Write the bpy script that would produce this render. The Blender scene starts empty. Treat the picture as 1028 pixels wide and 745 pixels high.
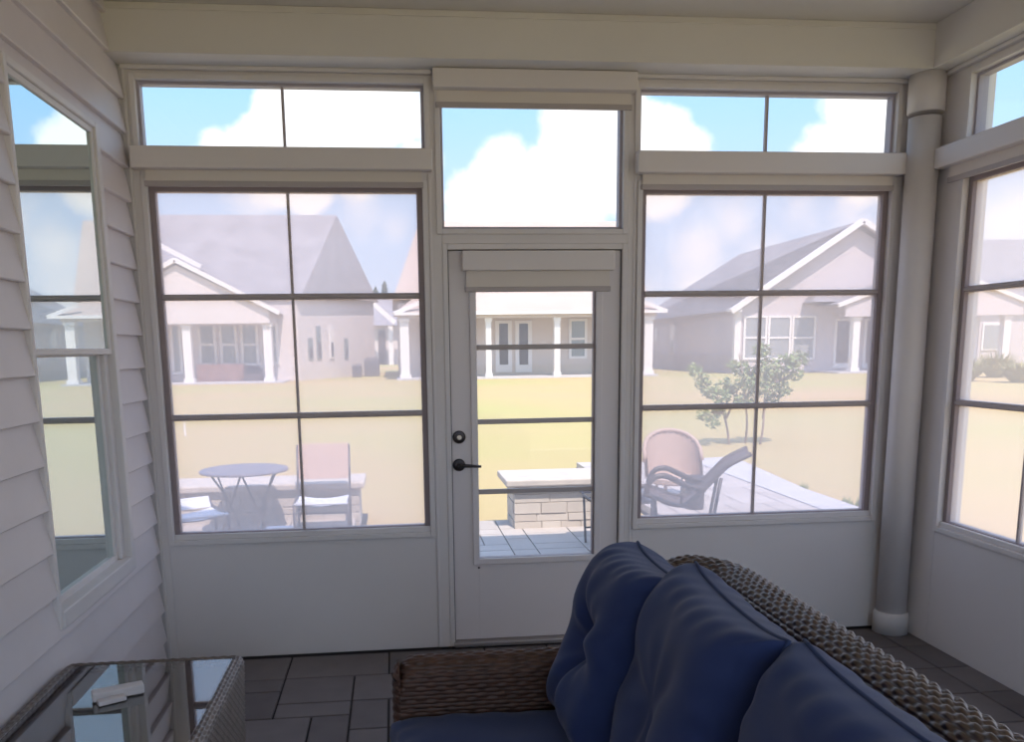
import bpy, bmesh, math, random
from mathutils import Vector, Matrix
random.seed(7)
C = bpy.context.scene.collection
sc = bpy.context.scene
PI = math.pi

# ------------------------------------------------------------------ camera (focal length in pixels of the 1028x745 frame)
F, CX, CY, YAW, PIT, ROL, CAMY, CAMZ = 850.0, 485.8, 495.11, 0.10324, 0.16994, 0.01399, -4.39507, 1.6
cyw, syw, cp, sp, cr, sr = math.cos(YAW), math.sin(YAW), math.cos(PIT), math.sin(PIT), math.cos(ROL), math.sin(ROL)
fwd = Vector((cp*syw, cp*cyw, -sp)); vv = Vector((sp*syw, sp*cyw, cp)); rr = Vector((cyw, -syw, 0))
AX = cr*rr - sr*vv; AY = sr*rr + cr*vv
O = Vector((0, CAMY, CAMZ))
cam = bpy.data.cameras.new('camera'); camo = bpy.data.objects.new('camera', cam); C.objects.link(camo)
m = Matrix.Identity(4)
for i in range(3):
    m[i][0] = AX[i]; m[i][1] = AY[i]; m[i][2] = -fwd[i]; m[i][3] = O[i]
camo.matrix_world = m
cam.sensor_width = 36; cam.lens = F/1028*36; cam.shift_x = (514-CX)/1028; cam.shift_y = (CY-372.5)/1028
cam.clip_start = .05; cam.clip_end = 2000
sc.camera = camo

def ray(px, py): return fwd + AX*((px-CX)/F) + AY*((CY-py)/F)
def onY(px, py, Y): d = ray(px, py); return O + d*((Y-CAMY)/d.y)
def onZ(px, py, Z): d = ray(px, py); return O + d*((Z-CAMZ)/d.z)
def onX(px, py, X): d = ray(px, py); return O + d*(X/d.x)

# ------------------------------------------------------------------ materials
def mat(name, col, rough=.6, spec=.4, metal=0, noise=None, bump=None, sheen=0, coat=0):
    m = bpy.data.materials.new(name); m.use_nodes = True
    nt = m.node_tree; b = nt.nodes['Principled BSDF']
    b.inputs['Base Color'].default_value = (*col, 1); b.inputs['Roughness'].default_value = rough
    b.inputs['Specular IOR Level'].default_value = spec; b.inputs['Metallic'].default_value = metal
    b.inputs['Sheen Weight'].default_value = sheen; b.inputs['Coat Weight'].default_value = coat
    tc = nt.nodes.new('ShaderNodeTexCoord')
    if noise:
        sc_, amt = noise[0], noise[1]
        n = nt.nodes.new('ShaderNodeTexNoise'); n.inputs['Scale'].default_value = sc_; n.inputs['Detail'].default_value = 5
        nt.links.new(tc.outputs['Object'], n.inputs['Vector'])
        mx = nt.nodes.new('ShaderNodeMix'); mx.data_type = 'RGBA'
        c2 = noise[2] if len(noise) > 2 else tuple(c*(1-amt) for c in col)
        mx.inputs['A'].default_value = (*col, 1); mx.inputs['B'].default_value = (*c2, 1)
        rp = nt.nodes.new('ShaderNodeMapRange'); rp.inputs['From Min'].default_value = .35; rp.inputs['From Max'].default_value = .65
        nt.links.new(n.outputs['Fac'], rp.inputs['Value']); nt.links.new(rp.outputs['Result'], mx.inputs['Factor'])
        nt.links.new(mx.outputs['Result'], b.inputs['Base Color'])
    if bump:
        n = nt.nodes.new('ShaderNodeTexNoise'); n.inputs['Scale'].default_value = bump[0]; n.inputs['Detail'].default_value = 4
        nt.links.new(tc.outputs['Object'], n.inputs['Vector'])
        bp = nt.nodes.new('ShaderNodeBump'); bp.inputs['Strength'].default_value = bump[1]; bp.inputs['Distance'].default_value = bump[2]
        nt.links.new(n.outputs['Fac'], bp.inputs['Height']); nt.links.new(bp.outputs['Normal'], b.inputs['Normal'])
    return m

def pane_mat(name, tint, haze_col, haze, gloss=.03):
    m = bpy.data.materials.new(name); m.use_nodes = True
    nt = m.node_tree; nt.nodes.clear()
    out = nt.nodes.new('ShaderNodeOutputMaterial')
    t = nt.nodes.new('ShaderNodeBsdfTransparent'); t.inputs['Color'].default_value = (*tint, 1)
    d = nt.nodes.new('ShaderNodeBsdfTranslucent'); d.inputs['Color'].default_value = (*haze_col, 1)
    g = nt.nodes.new('ShaderNodeBsdfGlossy'); g.inputs['Roughness'].default_value = .02
    m1 = nt.nodes.new('ShaderNodeMixShader'); m1.inputs[0].default_value = haze
    m2 = nt.nodes.new('ShaderNodeMixShader'); m2.inputs[0].default_value = gloss
    nt.links.new(t.outputs[0], m1.inputs[1]); nt.links.new(d.outputs[0], m1.inputs[2])
    nt.links.new(m1.outputs[0], m2.inputs[1]); nt.links.new(g.outputs[0], m2.inputs[2])
    nt.links.new(m2.outputs[0], out.inputs['Surface'])
    return m

def mirror_pane_mat(name, dark, gcol, fac):
    m = bpy.data.materials.new(name); m.use_nodes = True
    nt = m.node_tree; nt.nodes.clear()
    out = nt.nodes.new('ShaderNodeOutputMaterial')
    t = nt.nodes.new('ShaderNodeBsdfDiffuse'); t.inputs['Color'].default_value = (*dark, 1)
    g = nt.nodes.new('ShaderNodeBsdfGlossy'); g.inputs['Roughness'].default_value = .004; g.inputs['Color'].default_value = (*gcol, 1)
    m2 = nt.nodes.new('ShaderNodeMixShader'); m2.inputs[0].default_value = fac
    nt.links.new(t.outputs[0], m2.inputs[1]); nt.links.new(g.outputs[0], m2.inputs[2])
    nt.links.new(m2.outputs[0], out.inputs['Surface'])
    return m

M = {}
M['trim'] = mat('white_vinyl_trim', (.74, .70, .69), .45, .35, noise=(2, .06))
M['wall'] = mat('painted_panel', (.74, .70, .69), .55, .3, noise=(1.5, .05), bump=(60, .08, .002))
M['ceil'] = mat('ceiling_wrap', (.74, .705, .66), .5, .3, noise=(1.2, .06))
M['siding'] = mat('vinyl_siding', (.72, .66, .66), .42, .4, noise=(3, .06), bump=(40, .1, .002))
M['jchan'] = mat('siding_channel', (.55, .52, .52), .5)
M['clay'] = mat('clay_window_track', (.30, .245, .25), .45, .4)
M['clay2'] = mat('taupe_rail', (.42, .36, .355), .4, .45)
M['track2'] = mat('pale_window_track', (.42, .38, .42), .45, .4)
M['cassette'] = mat('blind_cassette', (.74, .69, .67), .4, .35)
M['fabric'] = mat('blind_fabric', (.74, .68, .62), .8, .2)
M['hem'] = mat('blind_hem', (.46, .41, .40), .5)
M['door'] = mat('door_paint', (.74, .69, .69), .4, .4)
M['seal'] = mat('rubber_seal', (.12, .11, .12), .6)
M['metal'] = mat('brushed_bronze', (.05, .042, .045), .3, .5, .7)
M['chrome'] = mat('satin_metal', (.5, .47, .45), .25, .5, 1)
M['sill'] = mat('aluminium_sill', (.35, .32, .32), .4, .5, .6)
M['vinyl'] = pane_mat('vinyl_pane', (.965, .935, .945), (1.0, .89, .85), .275, .012)
M['glass'] = pane_mat('clear_pane', (.97, .98, .99), (.9, .9, .9), .02)
M['doorglass'] = pane_mat('door_pane', (.98, .97, .96), (.95, .92, .9), .06)
M['mirror'] = mirror_pane_mat('reflective_pane', (.012, .03, .03), (.84, .95, .94), .85)
M['wicker'] = mat('resin_wicker', (.085, .05, .038), .34, .7, noise=(30, .35), coat=.6)
M['wicker_arm'] = mat('brown_resin_wicker', (.095, .045, .030), .5, .4, noise=(30, .35), coat=.12)
M['wicker_grey'] = mat('grey_resin_wicker', (.23, .185, .16), .38, .5, noise=(30, .3), coat=.3)
M['navy'] = mat('navy_fabric', (.025, .043, .135), .8, .2, noise=(6, .12), bump=(900, .25, .0008), sheen=.15)
M['piping'] = mat('navy_piping', (.03, .048, .12), .7, .25)
M['white_plastic'] = mat('white_plastic', (.62, .58, .58), .4)
def tableglass():
    m = bpy.data.materials.new('table_glass'); m.use_nodes = True
    nt = m.node_tree; nt.nodes.clear()
    out = nt.nodes.new('ShaderNodeOutputMaterial')
    t = nt.nodes.new('ShaderNodeBsdfTransparent'); t.inputs['Color'].default_value = (.88, .95, .93, 1)
    g = nt.nodes.new('ShaderNodeBsdfGlossy'); g.inputs['Roughness'].default_value = .01
    fr = nt.nodes.new('ShaderNodeFresnel'); fr.inputs['IOR'].default_value = 5.0
    m2 = nt.nodes.new('ShaderNodeMixShader')
    nt.links.new(fr.outputs[0], m2.inputs[0]); nt.links.new(t.outputs[0], m2.inputs[1]); nt.links.new(g.outputs[0], m2.inputs[2])
    nt.links.new(m2.outputs[0], out.inputs['Surface'])
    return m
M['tglass'] = tableglass()
def paver(name, c1, c2, rough=.75):
    m = mat(name, c1, rough, .35)
    nt = m.node_tree; b = nt.nodes['Principled BSDF']
    g = nt.nodes.new('ShaderNodeNewGeometry'); tc = nt.nodes.new('ShaderNodeTexCoord')
    n = nt.nodes.new('ShaderNodeTexNoise'); n.inputs['Scale'].default_value = 7; n.inputs['Detail'].default_value = 6
    nt.links.new(tc.outputs['Object'], n.inputs['Vector'])
    ad = nt.nodes.new('ShaderNodeMath'); ad.operation = 'MULTIPLY_ADD'; ad.inputs[1].default_value = .5; 
    nt.links.new(g.outputs['Random Per Island'], ad.inputs[0]); 
    s = nt.nodes.new('ShaderNodeMath'); s.operation = 'MULTIPLY'; s.inputs[1].default_value = .6
    nt.links.new(n.outputs['Fac'], s.inputs[0]); nt.links.new(s.outputs[0], ad.inputs[2])
    mx = nt.nodes.new('ShaderNodeMix'); mx.data_type = 'RGBA'
    mx.inputs['A'].default_value = (*c1, 1); mx.inputs['B'].default_value = (*c2, 1)
    nt.links.new(ad.outputs[0], mx.inputs['Factor']); nt.links.new(mx.outputs['Result'], b.inputs['Base Color'])
    bp = nt.nodes.new('ShaderNodeBump'); bp.inputs['Strength'].default_value = .3; bp.inputs['Distance'].default_value = .004
    nt.links.new(n.outputs['Fac'], bp.inputs['Height']); nt.links.new(bp.outputs['Normal'], b.inputs['Normal'])
    return m
M['paver'] = paver('charcoal_paver', (.075, .062, .062), (.19, .165, .16), .6)
M['joint'] = mat('joint_sand', (.03, .026, .026), .9)
M['patio'] = paver('patio_paver', (.36, .32, .30), (.50, .45, .43))
M['concrete'] = mat('pale_concrete', (.50, .48, .50), .8, noise=(3, .1))  # lavender tint painted in for the house shade over the patio border
M['stone'] = paver('wall_stone', (.40, .34, .30), (.58, .52, .47), .85)
M['cap'] = mat('stone_cap', (.56, .49, .44), .8, noise=(8, .15))
M['grass'] = mat('dry_lawn', (.47, .335, .185), .95, .1, noise=(.075, .2, (.38, .35, .14)), bump=(5, .3, .03))
M['table_metal'] = mat('grey_table_metal', (.20, .18, .23), .4, .5, .2)
M['leg_metal'] = mat('dark_leg_metal', (.10, .085, .10), .4, .5, .3)
M['tan_sling'] = mat('peach_sling', (.56, .40, .34), .8)
M['white_sling'] = mat('white_sling', (.62, .64, .72), .6)
M['dark_resin'] = mat('dark_brown_resin', (.035, .024, .026), .45, .45)
M['dark_sling'] = mat('brown_sling', (.08, .055, .055), .7)
M['pink_wicker'] = mat('tan_wicker', (.46, .33, .27), .6)
M['roof1'] = mat('grey_shingle', (.30, .28, .30), .95, .05, noise=(.8, .15), bump=(6, .3, .05))
M['roof2'] = mat('pale_shingle', (.46, .36, .31), .95, .05, noise=(.8, .08))
M['roof3'] = mat('slate_shingle', (.27, .26, .28), .95, .05, noise=(.8, .12))
M['h1'] = mat('pale_grey_siding', (.64, .57, .56), .8, .2, noise=(.5, .05))
M['h2'] = mat('cream_siding', (.62, .53, .48), .8, .2, noise=(.5, .05))
M['h3'] = mat('mauve_grey_siding', (.54, .48, .49), .8, .2, noise=(.5, .05))
M['h3b'] = mat('stone_skirt', (.45, .39, .38), .9, .2, noise=(3, .15))
M['htrim'] = mat('house_white_trim', (.72, .68, .67), .6)
M['hglass'] = mat('house_window_glass', (.27, .28, .29), .15, .5)
M['hglassd'] = mat('house_door_glass', (.12, .095, .10), .2, .5)
M['hscreen'] = mat('house_screen', (.22, .24, .25), .6)
M['brick'] = mat('pinkish_brick', (.62, .37, .32), .9, .1, noise=(3, .2))
M['grill'] = mat('dark_grill', (.12, .10, .12), .5)
M['ac'] = mat('grey_condenser', (.16, .14, .15), .6)
M['leaf'] = mat('green_leaf', (.20, .28, .09), .6, .3, noise=(9, .5, (.27, .29, .14)))
M['leafd'] = mat('distant_leaf', (.10, .13, .08), .8, .1, noise=(2, .4))
M['bark'] = mat('pale_bark', (.25, .18, .13), .9)
M['straw'] = mat('ornamental_grass', (.34, .29, .13), .9, .1, noise=(4, .4, (.20, .23, .09)))
M['mroof'] = mat('own_roof', (.2, .19, .19), .9)

# ------------------------------------------------------------------ mesh helpers
class MB:
    def __init__(s): s.v = []; s.f = []
    def add(s, vs, fs):
        n = len(s.v); s.v += [tuple(v) for v in vs]; s.f += [tuple(i+n for i in f) for f in fs]; return s
    def box(s, x0, x1, y0, y1, z0, z1):
        x0, x1 = min(x0, x1), max(x0, x1); y0, y1 = min(y0, y1), max(y0, y1); z0, z1 = min(z0, z1), max(z0, z1)
        vs = [(x, y, z) for z in (z0, z1) for y in (y0, y1) for x in (x0, x1)]
        return s.add(vs, [(0, 2, 3, 1), (4, 5, 7, 6), (0, 1, 5, 4), (2, 6, 7, 3), (0, 4, 6, 2), (1, 3, 7, 5)])
    def bar(s, a, b, w, h, up=(0, 0, 1)):
        a = Vector(a); b = Vector(b); d = (b-a).normalized(); u = Vector(up)
        if abs(d.dot(u)) > .98: u = Vector((0, 1, 0))
        r = d.cross(u).normalized(); u = r.cross(d)
        vs = []
        for p in (a, b):
            for i, j in ((-1, -1), (1, -1), (1, 1), (-1, 1)): vs.append(p + r*(i*w/2) + u*(j*h/2))
        return s.add(vs, [(0, 1, 2, 3), (7, 6, 5, 4), (0, 4, 5, 1), (1, 5, 6, 2), (2, 6, 7, 3), (3, 7, 4, 0)])
    def tube(s, pts, r, n=8):
        pts = [Vector(p) for p in pts]; rs = r if isinstance(r, (list, tuple)) else [r]*len(pts)
        vs = []; fs = []; prev = None
        for i, p in enumerate(pts):
            d = (pts[min(i+1, len(pts)-1)] - pts[max(i-1, 0)]).normalized()
            if prev is None:
                a = Vector((0, 0, 1)) if abs(d.z) < .9 else Vector((0, 1, 0))
                prev = d.cross(a).normalized()
            u = (prev - d*prev.dot(d)).normalized(); w = d.cross(u); prev = u
            for k in range(n):
                t = 2*PI*k/n; vs.append(p + (u*math.cos(t) + w*math.sin(t))*rs[i])
        for i in range(len(pts)-1):
            for k in range(n):
                a = i*n+k; b = i*n+(k+1) % n; fs.append((a, b, b+n, a+n))
        fs.append(tuple(range(n-1, -1, -1))); fs.append(tuple((len(pts)-1)*n+k for k in range(n)))
        return s.add(vs, fs)
    def lathe(s, c, prof, n=32, axis='z'):
        vs = []; fs = []
        for r, h in prof:
            for k in range(n):
                t = 2*PI*k/n; a, b = r*math.cos(t), r*math.sin(t)
                if axis == 'z': vs.append((c[0]+a, c[1]+b, c[2]+h))
                else: vs.append((c[0]+a, c[1]-h, c[2]+b))
        for i in range(len(prof)-1):
            for k in range(n):
                a = i*n+k; b = i*n+(k+1) % n; fs.append((a, b, b+n, a+n))
        fs.append(tuple(range(n-1, -1, -1))); fs.append(tuple((len(prof)-1)*n+k for k in range(n)))
        return s.add(vs, fs)
    def poly(s, pts, ext):
        n = len(pts); e = Vector(ext)
        vs = [Vector(p) for p in pts] + [Vector(p)+e for p in pts]
        return s.add(vs, [tuple(range(n-1, -1, -1)), tuple(range(n, 2*n))] + [(i, (i+1) % n, (i+1) % n+n, i+n) for i in range(n)])
    def grid(s, P, nu, nv):
        vs = [P(i, j) for i in range(nu) for j in range(nv)]
        fs = [(i*nv+j, (i+1)*nv+j, (i+1)*nv+j+1, i*nv+j+1) for i in range(nu-1) for j in range(nv-1)]
        return s.add(vs, fs)
    def build(s, name, m, parent=None, smooth=False, bevel=0, seg=2, **tags):
        me = bpy.data.meshes.new(name); me.from_pydata(s.v, [], s.f); me.validate()
        bm = bmesh.new(); bm.from_mesh(me); bmesh.ops.recalc_face_normals(bm, faces=bm.faces)
        if bevel:
            es = [e for e in bm.edges if len(e.link_faces) == 2 and e.calc_face_angle(0) > .5]
            bmesh.ops.bevel(bm, geom=es, offset=bevel, segments=seg, affect='EDGES', clamp_overlap=True, profile=.5)
        bm.to_mesh(me); bm.free()
        if smooth:
            me.polygons.foreach_set('use_smooth', [True]*len(me.polygons))
        me.materials.append(m)
        o = bpy.data.objects.new(name, me); C.objects.link(o)
        if parent:
            o.parent = parent; r = parent
            off = Vector(r.location)
            while r.parent: r = r.parent; off += Vector(r.location)
            if not parent.get('_local'): o.location = -off
        for k, v in tags.items(): o[k] = v
        return o

def thing(name, loc, label, cat, group=None):
    o = bpy.data.objects.new(name, None); C.objects.link(o); o.location = loc; o.empty_display_size = .1
    o['label'] = label; o['category'] = cat
    if group: o['group'] = group
    return o
def structure(name, loc=(0, 0, 0), label=None):
    o = bpy.data.objects.new(name, None); C.objects.link(o); o.location = loc; o['kind'] = 'structure'
    if label: o['label'] = label
    return o
def S(mb, name, m, **k): return mb.build(name, m, kind='structure', **k)

XL, XR, ZC = -1.242, 2.811, 3.134
BACK = -5.75

# ------------------------------------------------------------------ floor of pavers
def tiles(x0, x1, y0, y1, gx, gy, gap, z0, z1, mb, seed, shapes, fixed=()):
    rnd = random.Random(seed); nx = int((x1-x0)/gx+.01); ny = int((y1-y0)/gy+.01); used = [[0]*ny for _ in range(nx)]
    def put(i, j, a, b):
        for p in range(a):
            for q in range(b): used[i+p][j+q] = 1
        mb.box(x0+i*gx+gap/2, x0+(i+a)*gx-gap/2, y0+j*gy+gap/2, y0+(j+b)*gy-gap/2, z0, z1)
    for f in fixed: put(*f)
    for j in range(ny-1, -1, -1):
        for i in range(nx):
            if used[i][j]: continue
            opts = shapes[:]; rnd.shuffle(opts); opts.append((1, 1))
            for a, b in opts:
                if i+a <= nx and j-b+1 >= 0 and all(not used[i+p][j-q] for p in range(a) for q in range(b)):
                    put(i, j-b+1, a, b); break
fl = MB(); tiles(-1.26, 2.9, -5.85, .02, .17, .153, .009, -.05, 0, fl, 5, [(2, 2), (2, 3), (2, 1), (1, 2), (2, 2), (3, 2)])
S(fl, 'floor', M['paver'], bevel=.003, seg=1)
S(MB().box(-1.3, 2.95, BACK-.1, .16, -.25, -.008), 'trim_1', M['joint'])

# ------------------------------------------------------------------ left wall, lapped siding
WY0, WY1, WZ0, WZ1 = -1.362, -.42, .615, 2.564     # outer edges of the casing of the house window
def siding(name, runs):
    mb = MB(); P = .1562; zoff = 2.93
    for (ya, yb, za, zb) in runs:
        k0 = math.floor((za-zoff)/P)-1
        k = k0
        while zoff+k*P < zb:
            b, t = zoff+k*P, zoff+(k+1)*P
            def xat(z): return XL + .004 + .013*(t-z)/P
            # one clapboard: face leaning outwards to its lower lip with a soft break, then the lip returning
            zs = [b, b+.004, b+P*.5, t]
            xs = [XL+.022, XL+.026, XL+.014, XL+.001]
            pr = [(x, z) for x, z in zip(xs, zs)]
            cl = []
            lo, hi = max(za, b), min(zb, t)
            if hi-lo > .002:
                def interp(z):
                    for (xa, z1_), (xb, z2_) in zip(pr[:-1], pr[1:]):
                        if z1_ <= z <= z2_: return xa+(xb-xa)*(z-z1_)/(z2_-z1_+1e-9)
                    return pr[-1][0]
                pts = [(interp(lo), lo)] + [(x, z) for x, z in pr if lo < z < hi] + [(interp(hi), hi)]
                prof = [(XL-.005, lo)] + pts + [(XL-.005, hi)]
                mb.poly([(x, ya, z) for x, z in prof], (0, yb-ya, 0))
            k += 1
    return mb
sd = siding('wall_left', [(BACK, WY0+.03, -.02, 3.16), (WY1, -.024, -.02, 3.16), (WY0+.03, WY1, -.02, WZ0), (WY0+.03, WY1, WZ1, 3.16)])
# sheathing behind, with the window opening
for b in ((BACK, WY0+.03, -.02, 3.3), (WY1-.03, .14, -.02, 3.3), (WY0+.03, WY1-.03, -.02, WZ0+.03), (WY0+.03, WY1-.03, WZ1-.03, 3.3)):
    sd.box(XL-.14, XL-.004, *b)
S(sd, 'wall_left', M['siding'])
S(MB().box(XL, XL+.022, -.012, 0, 0, ZC).box(XL, XL+.006, -.03, -.012, 0, ZC), 'trim_2', M['jchan'])

# house window in the left wall
w = structure('window_1', (XL, (WY0+WY1)/2, WZ0), 'white double hung house window with strongly reflecting glass in the siding wall')
cw = .028; ZM0 = 1.60
f = MB()
f.box(XL-.08, XL+.026, WY0+.03, WY0+.03+cw, WZ0, WZ1); f.box(XL-.08, XL+.026, WY1-.05, WY1, WZ0, WZ1)
f.box(XL-.08, XL+.030, WY0+.03+cw, WY1-.05, WZ0, WZ0+.065); f.box(XL-.08, XL+.026, WY0+.03+cw, WY1-.05, WZ1-cw, WZ1)
f.box(XL-.08, XL-.004, WY1-.05-.05, WY1-.05, WZ0+.065, ZM0)
f.build('window_frame', M['trim'], w, bevel=.005)
ZM = 1.617
def sash(name, x, z0, z1, y0, y1, mw):
    s = MB(); s.box(x-.02, x, y0, y0+mw, z0, z1); s.box(x-.02, x, y1-mw, y1, z0, z1); s.box(x-.02, x, y0+mw, y1-mw, z0, z0+mw); s.box(x-.02, x, y0+mw, y1-mw, z1-mw, z1)
    o = s.build(name, M['trim'], w, bevel=.003)
    p = MB().box(x-.014, x-.009, y0+mw-.004, y1-mw+.004, z0+mw-.004, z1-mw+.004).build('pane', M['mirror'], o)
    p.location = (0, 0, 0)
    return o
sash('upper_sash', XL+.014, ZM-.022, WZ1-cw, WY0+.03+cw, WY1-.05, .024)
sash('lower_sash', XL-.022, WZ0+.06, ZM+.0, WY0+.03+cw, WY1-.10, .03)
MB().box(XL-.1, XL-.09, WY0-.02, WY1+.02, WZ0-.02, WZ1+.02).build('dark_backing', M['seal'], w)  # dark sheet standing in for the unlit room behind the glass

# ------------------------------------------------------------------ front wall, right wall, back wall
def G(v, c, y): return c+(v-c)*(y-CAMY)/(-CAMY)      # push a measurement taken on the wall face back to depth y
T = .14
ML = (-1.174, .195); MR = (1.262, 2.652)              # rough openings of the two window bays
DX = (.262, 1.214); 
fw = MB()
fw.box(XL, ML[0], 0, T, 0, 3.3); fw.box(ML[1], DX[0], 0, T, 0, 3.3); fw.box(DX[1], MR[0], 0, T, 0, 3.3); fw.box(MR[1], XR+T, 0, T, 0, 3.3)
for a, b in (ML, MR):
    fw.box(a, b, 0, T, 0, .618); fw.box(a, b, 0, T, 2.42, 2.535); fw.box(a, b, 0, T, 2.885, 3.3)
fw.box(*DX, 0, T, 2.118, 2.165); fw.box(*DX, 0, T, 2.86, 3.3)
S(fw, 'wall_front', M['wall'], bevel=.003)
t_ = MB()
for x0, x1, z0, z1 in ((.200, .212, .02, 2.45), (1.244, 1.252, .02, 2.45)): t_.box(x0, x1, -.006, .01, z0, z1)
t_.box(XL+.022, XL+.034, -.012, 0, 0, 2.92)
S(t_, 'trim_3', M['trim'], bevel=.002)

def winunit(name, axis, a0, a1, z0, z1, vm, hm, kind, label, glazing):
    """window in a plane: axis 'x' runs along the front wall, 'y' along the right one. a0..a1, z0..z1 = rough opening"""
    loc = ((a0+a1)/2, 0, z0) if axis == 'x' else (XR, (a0+a1)/2, z0)
    w = structure(name, loc, label)
    def bx(mb, p0, p1, d0, d1, q0, q1):
        if axis == 'x': mb.box(p0, p1, d0, d1, q0, q1)
        else: mb.box(XR+d0, XR+d1, p0, p1, q0, q1)
    def ring(mb, p0, p1, q0, q1, wd, d0, d1):
        bx(mb, p0, p0+wd, d0, d1, q0, q1); bx(mb, p1-wd, p1, d0, d1, q0, q1); bx(mb, p0+wd, p1-wd, d0, d1, q0, q0+wd); bx(mb, p0+wd, p1-wd, d0, d1, q1-wd, q1)
    f = MB(); ring(f, a0, a1, z0, z1, .026, -.012, .10); f.build('window_frame', M['trim'], w, bevel=.003)
    i0, i1, j0, j1 = a0+.026, a1-.026, z0+.026, z1-.026
    tw = .028 if kind == 'main' else .014
    t = MB(); ring(t, i0, i1, j0+(.004 if kind == 'main' else 0), j1, tw, .022, .075)
    if kind == 'main':
        sl_ = MB(); bx(sl_, i0, i1, .004, .070, j0, j0+.027); sl_.build('sill_track', M['trim'], w, bevel=.003)
    t.build('track', M['clay'] if kind == 'main' else M['track2'], w, bevel=.002)
    g0, g1, h0, h1 = i0+tw, i1-tw, j0+tw, j1-tw
    for v in vm:
        MB().box(*((v-.0065, v+.0065, .036, .056, h0, h1) if axis == 'x' else (XR+.036, XR+.056, v-.0065, v+.0065, h0, h1))).build('muntin', M['clay2'], w)
    for k, h in enumerate(hm):
        mb = MB(); bx(mb, g0, g1, .026, .066, h-.0145, h+.0145); bx(mb, g0, g1, .016, .030, h-.007, h+.007)
        mb.build('rail', M['clay2'], w, bevel=.002)
    mb = MB(); bx(mb, g0-.005, g1+.005, .044, .048, h0-.005, h1+.005); mb.build('pane', glazing, w)
    return w
winunit('window_2', 'x', ML[0], ML[1], .618, 2.42, [-.492], [1.866, 1.270], 'main', 'tall hazy vinyl window of six lights left of the door', M['vinyl'])
winunit('window_3', 'x', MR[0], MR[1], .618, 2.42, [1.957], [1.866, 1.270], 'main', 'tall hazy vinyl window of six lights right of the door', M['vinyl'])
winunit('window_4', 'x', ML[0]-.02, ML[1]+.018, 2.525, 2.892, [-.493], [], 'transom', 'low transom over the left window', M['glass'])
winunit('window_5', 'x', MR[0]-.02, MR[1]+.004, 2.525, 2.892, [1.948], [], 'transom', 'low transom over the right window', M['glass'])
winunit('window_6', 'x', DX[0]-.025, DX[1]-.002, 2.163, 2.862, [], [], 'transom', 'square transom over the door', M['glass'])

# right wall: bays marching towards the camera
RW = MB(); bays = []
y = -.30
RW.box(XR, XR+T, -.30, T, 0, 3.3)
n = 7
while y-1.09 > BACK+.2:
    bays.append((y-1.09, y)); RW.box(XR, XR+T, y-1.09-.10, y-1.09, 0, 3.3); y -= 1.19
for a, b in bays:
    RW.box(XR, XR+T, a, b, 0, .618); RW.box(XR, XR+T, a, b, 2.42, 2.535); RW.box(XR, XR+T, a, b, 2.885, 3.3)
RW.box(XR, XR+T, BACK-.1, bays[-1][0], 0, 3.3)
S(RW, 'wall_right', M['wall'], bevel=.003)
for a, b in bays:
    winunit('window_%d' % n, 'y', a, b, .618, 2.42, [a+.545], [1.853, 1.293], 'main', 'tall hazy vinyl window of six lights in the right wall', M['vinyl']); n += 1
    winunit('window_%d' % n, 'y', a, b, 2.525, 2.892, [a+.545], [], 'transom', 'low transom in the right wall', M['glass']); n += 1
# unseen back wall, wide openings put in to light the room from behind
bw = MB()
bw.box(XL-.14, XL+.15, BACK-.12, BACK, 0, 3.3); bw.box(XR-.15, XR+T, BACK-.12, BACK, 0, 3.3); bw.box(.70, .86, BACK-.12, BACK, 0, 3.3)
bw.box(XL, XR, BACK-.12, BACK, 0, .35); bw.box(XL, XR, BACK-.12, BACK, 2.9, 3.3)
S(bw, 'wall_back', M['wall'])
# ceiling and boxed beams
S(MB().box(XL-.14, XR+.2, BACK-.1, .2, ZC, ZC+.10), 'ceiling', M['ceil'])
bm_ = MB().box(XL, XR, -.19, .0, 2.925, ZC)
S(bm_, 'trim_4', M['ceil'], bevel=.004)
S(MB().box(XR-.12, XR, BACK, -.19, 2.925, ZC), 'trim_5', M['ceil'], bevel=.004)
S(MB().box(XL, XR, -.196, -.19, ZC-.03, ZC-.022), 'trim_6', M['ceil'])
# white cove strip under the beam
S(MB().box(XL+.02, .225, -.03, 0, 2.906, 2.925).box(1.24, XR-.02, -.03, 0, 2.906, 2.925).box(XR-.03, XR, -7, -.02, 2.906, 2.925), 'trim_7', M['trim'], bevel=.004)
# round corner column, with a collar above and a block below
cc = (2.728, -.095, 0)
S(MB().lathe(cc, [(.078, .11), (.078, 2.72)], 40), 'trim_8', M['trim'], smooth=False)
for p in bpy.data.objects['trim_8'].data.polygons: p.use_smooth = len(p.vertices) == 4
S(MB().lathe(cc, [(.08, 2.74), (.088, 2.745), (.088, 2.926)], 40), 'trim_9', M['cassette'])
for p in bpy.data.objects['trim_9'].data.polygons: p.use_smooth = len(p.vertices) == 4
S(MB().lathe(cc, [(.092, 0), (.092, .10), (.088, .115), (.079, .12)], 40), 'trim_10', M['trim'])
for p in bpy.data.objects['trim_10'].data.polygons: p.use_smooth = len(p.vertices) == 4

# roof of the sunroom and the taller house on the left: seen by nothing, they cast the patio's shade
S(MB().poly([(XL-.2, BACK-.6, 3.34), (XL-.2, .62, 3.30), (XR+.65, .62, 3.30), (XR+.65, BACK-.6, 3.34)], (0, 0, .12)), 'roof', M['mroof'])
S(MB().box(-9, XL-.16, BACK-6, -.3, -.1, 3.3), 'house_wall', M['siding'])
S(MB().poly([(-9.5, BACK-6, 3.3), (-9.5, .6, 3.3), (-9.5, BACK*.5-3, 6.2)], (9.5-1.45, 0, 0)), 'house_roof', M['mroof'])

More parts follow.
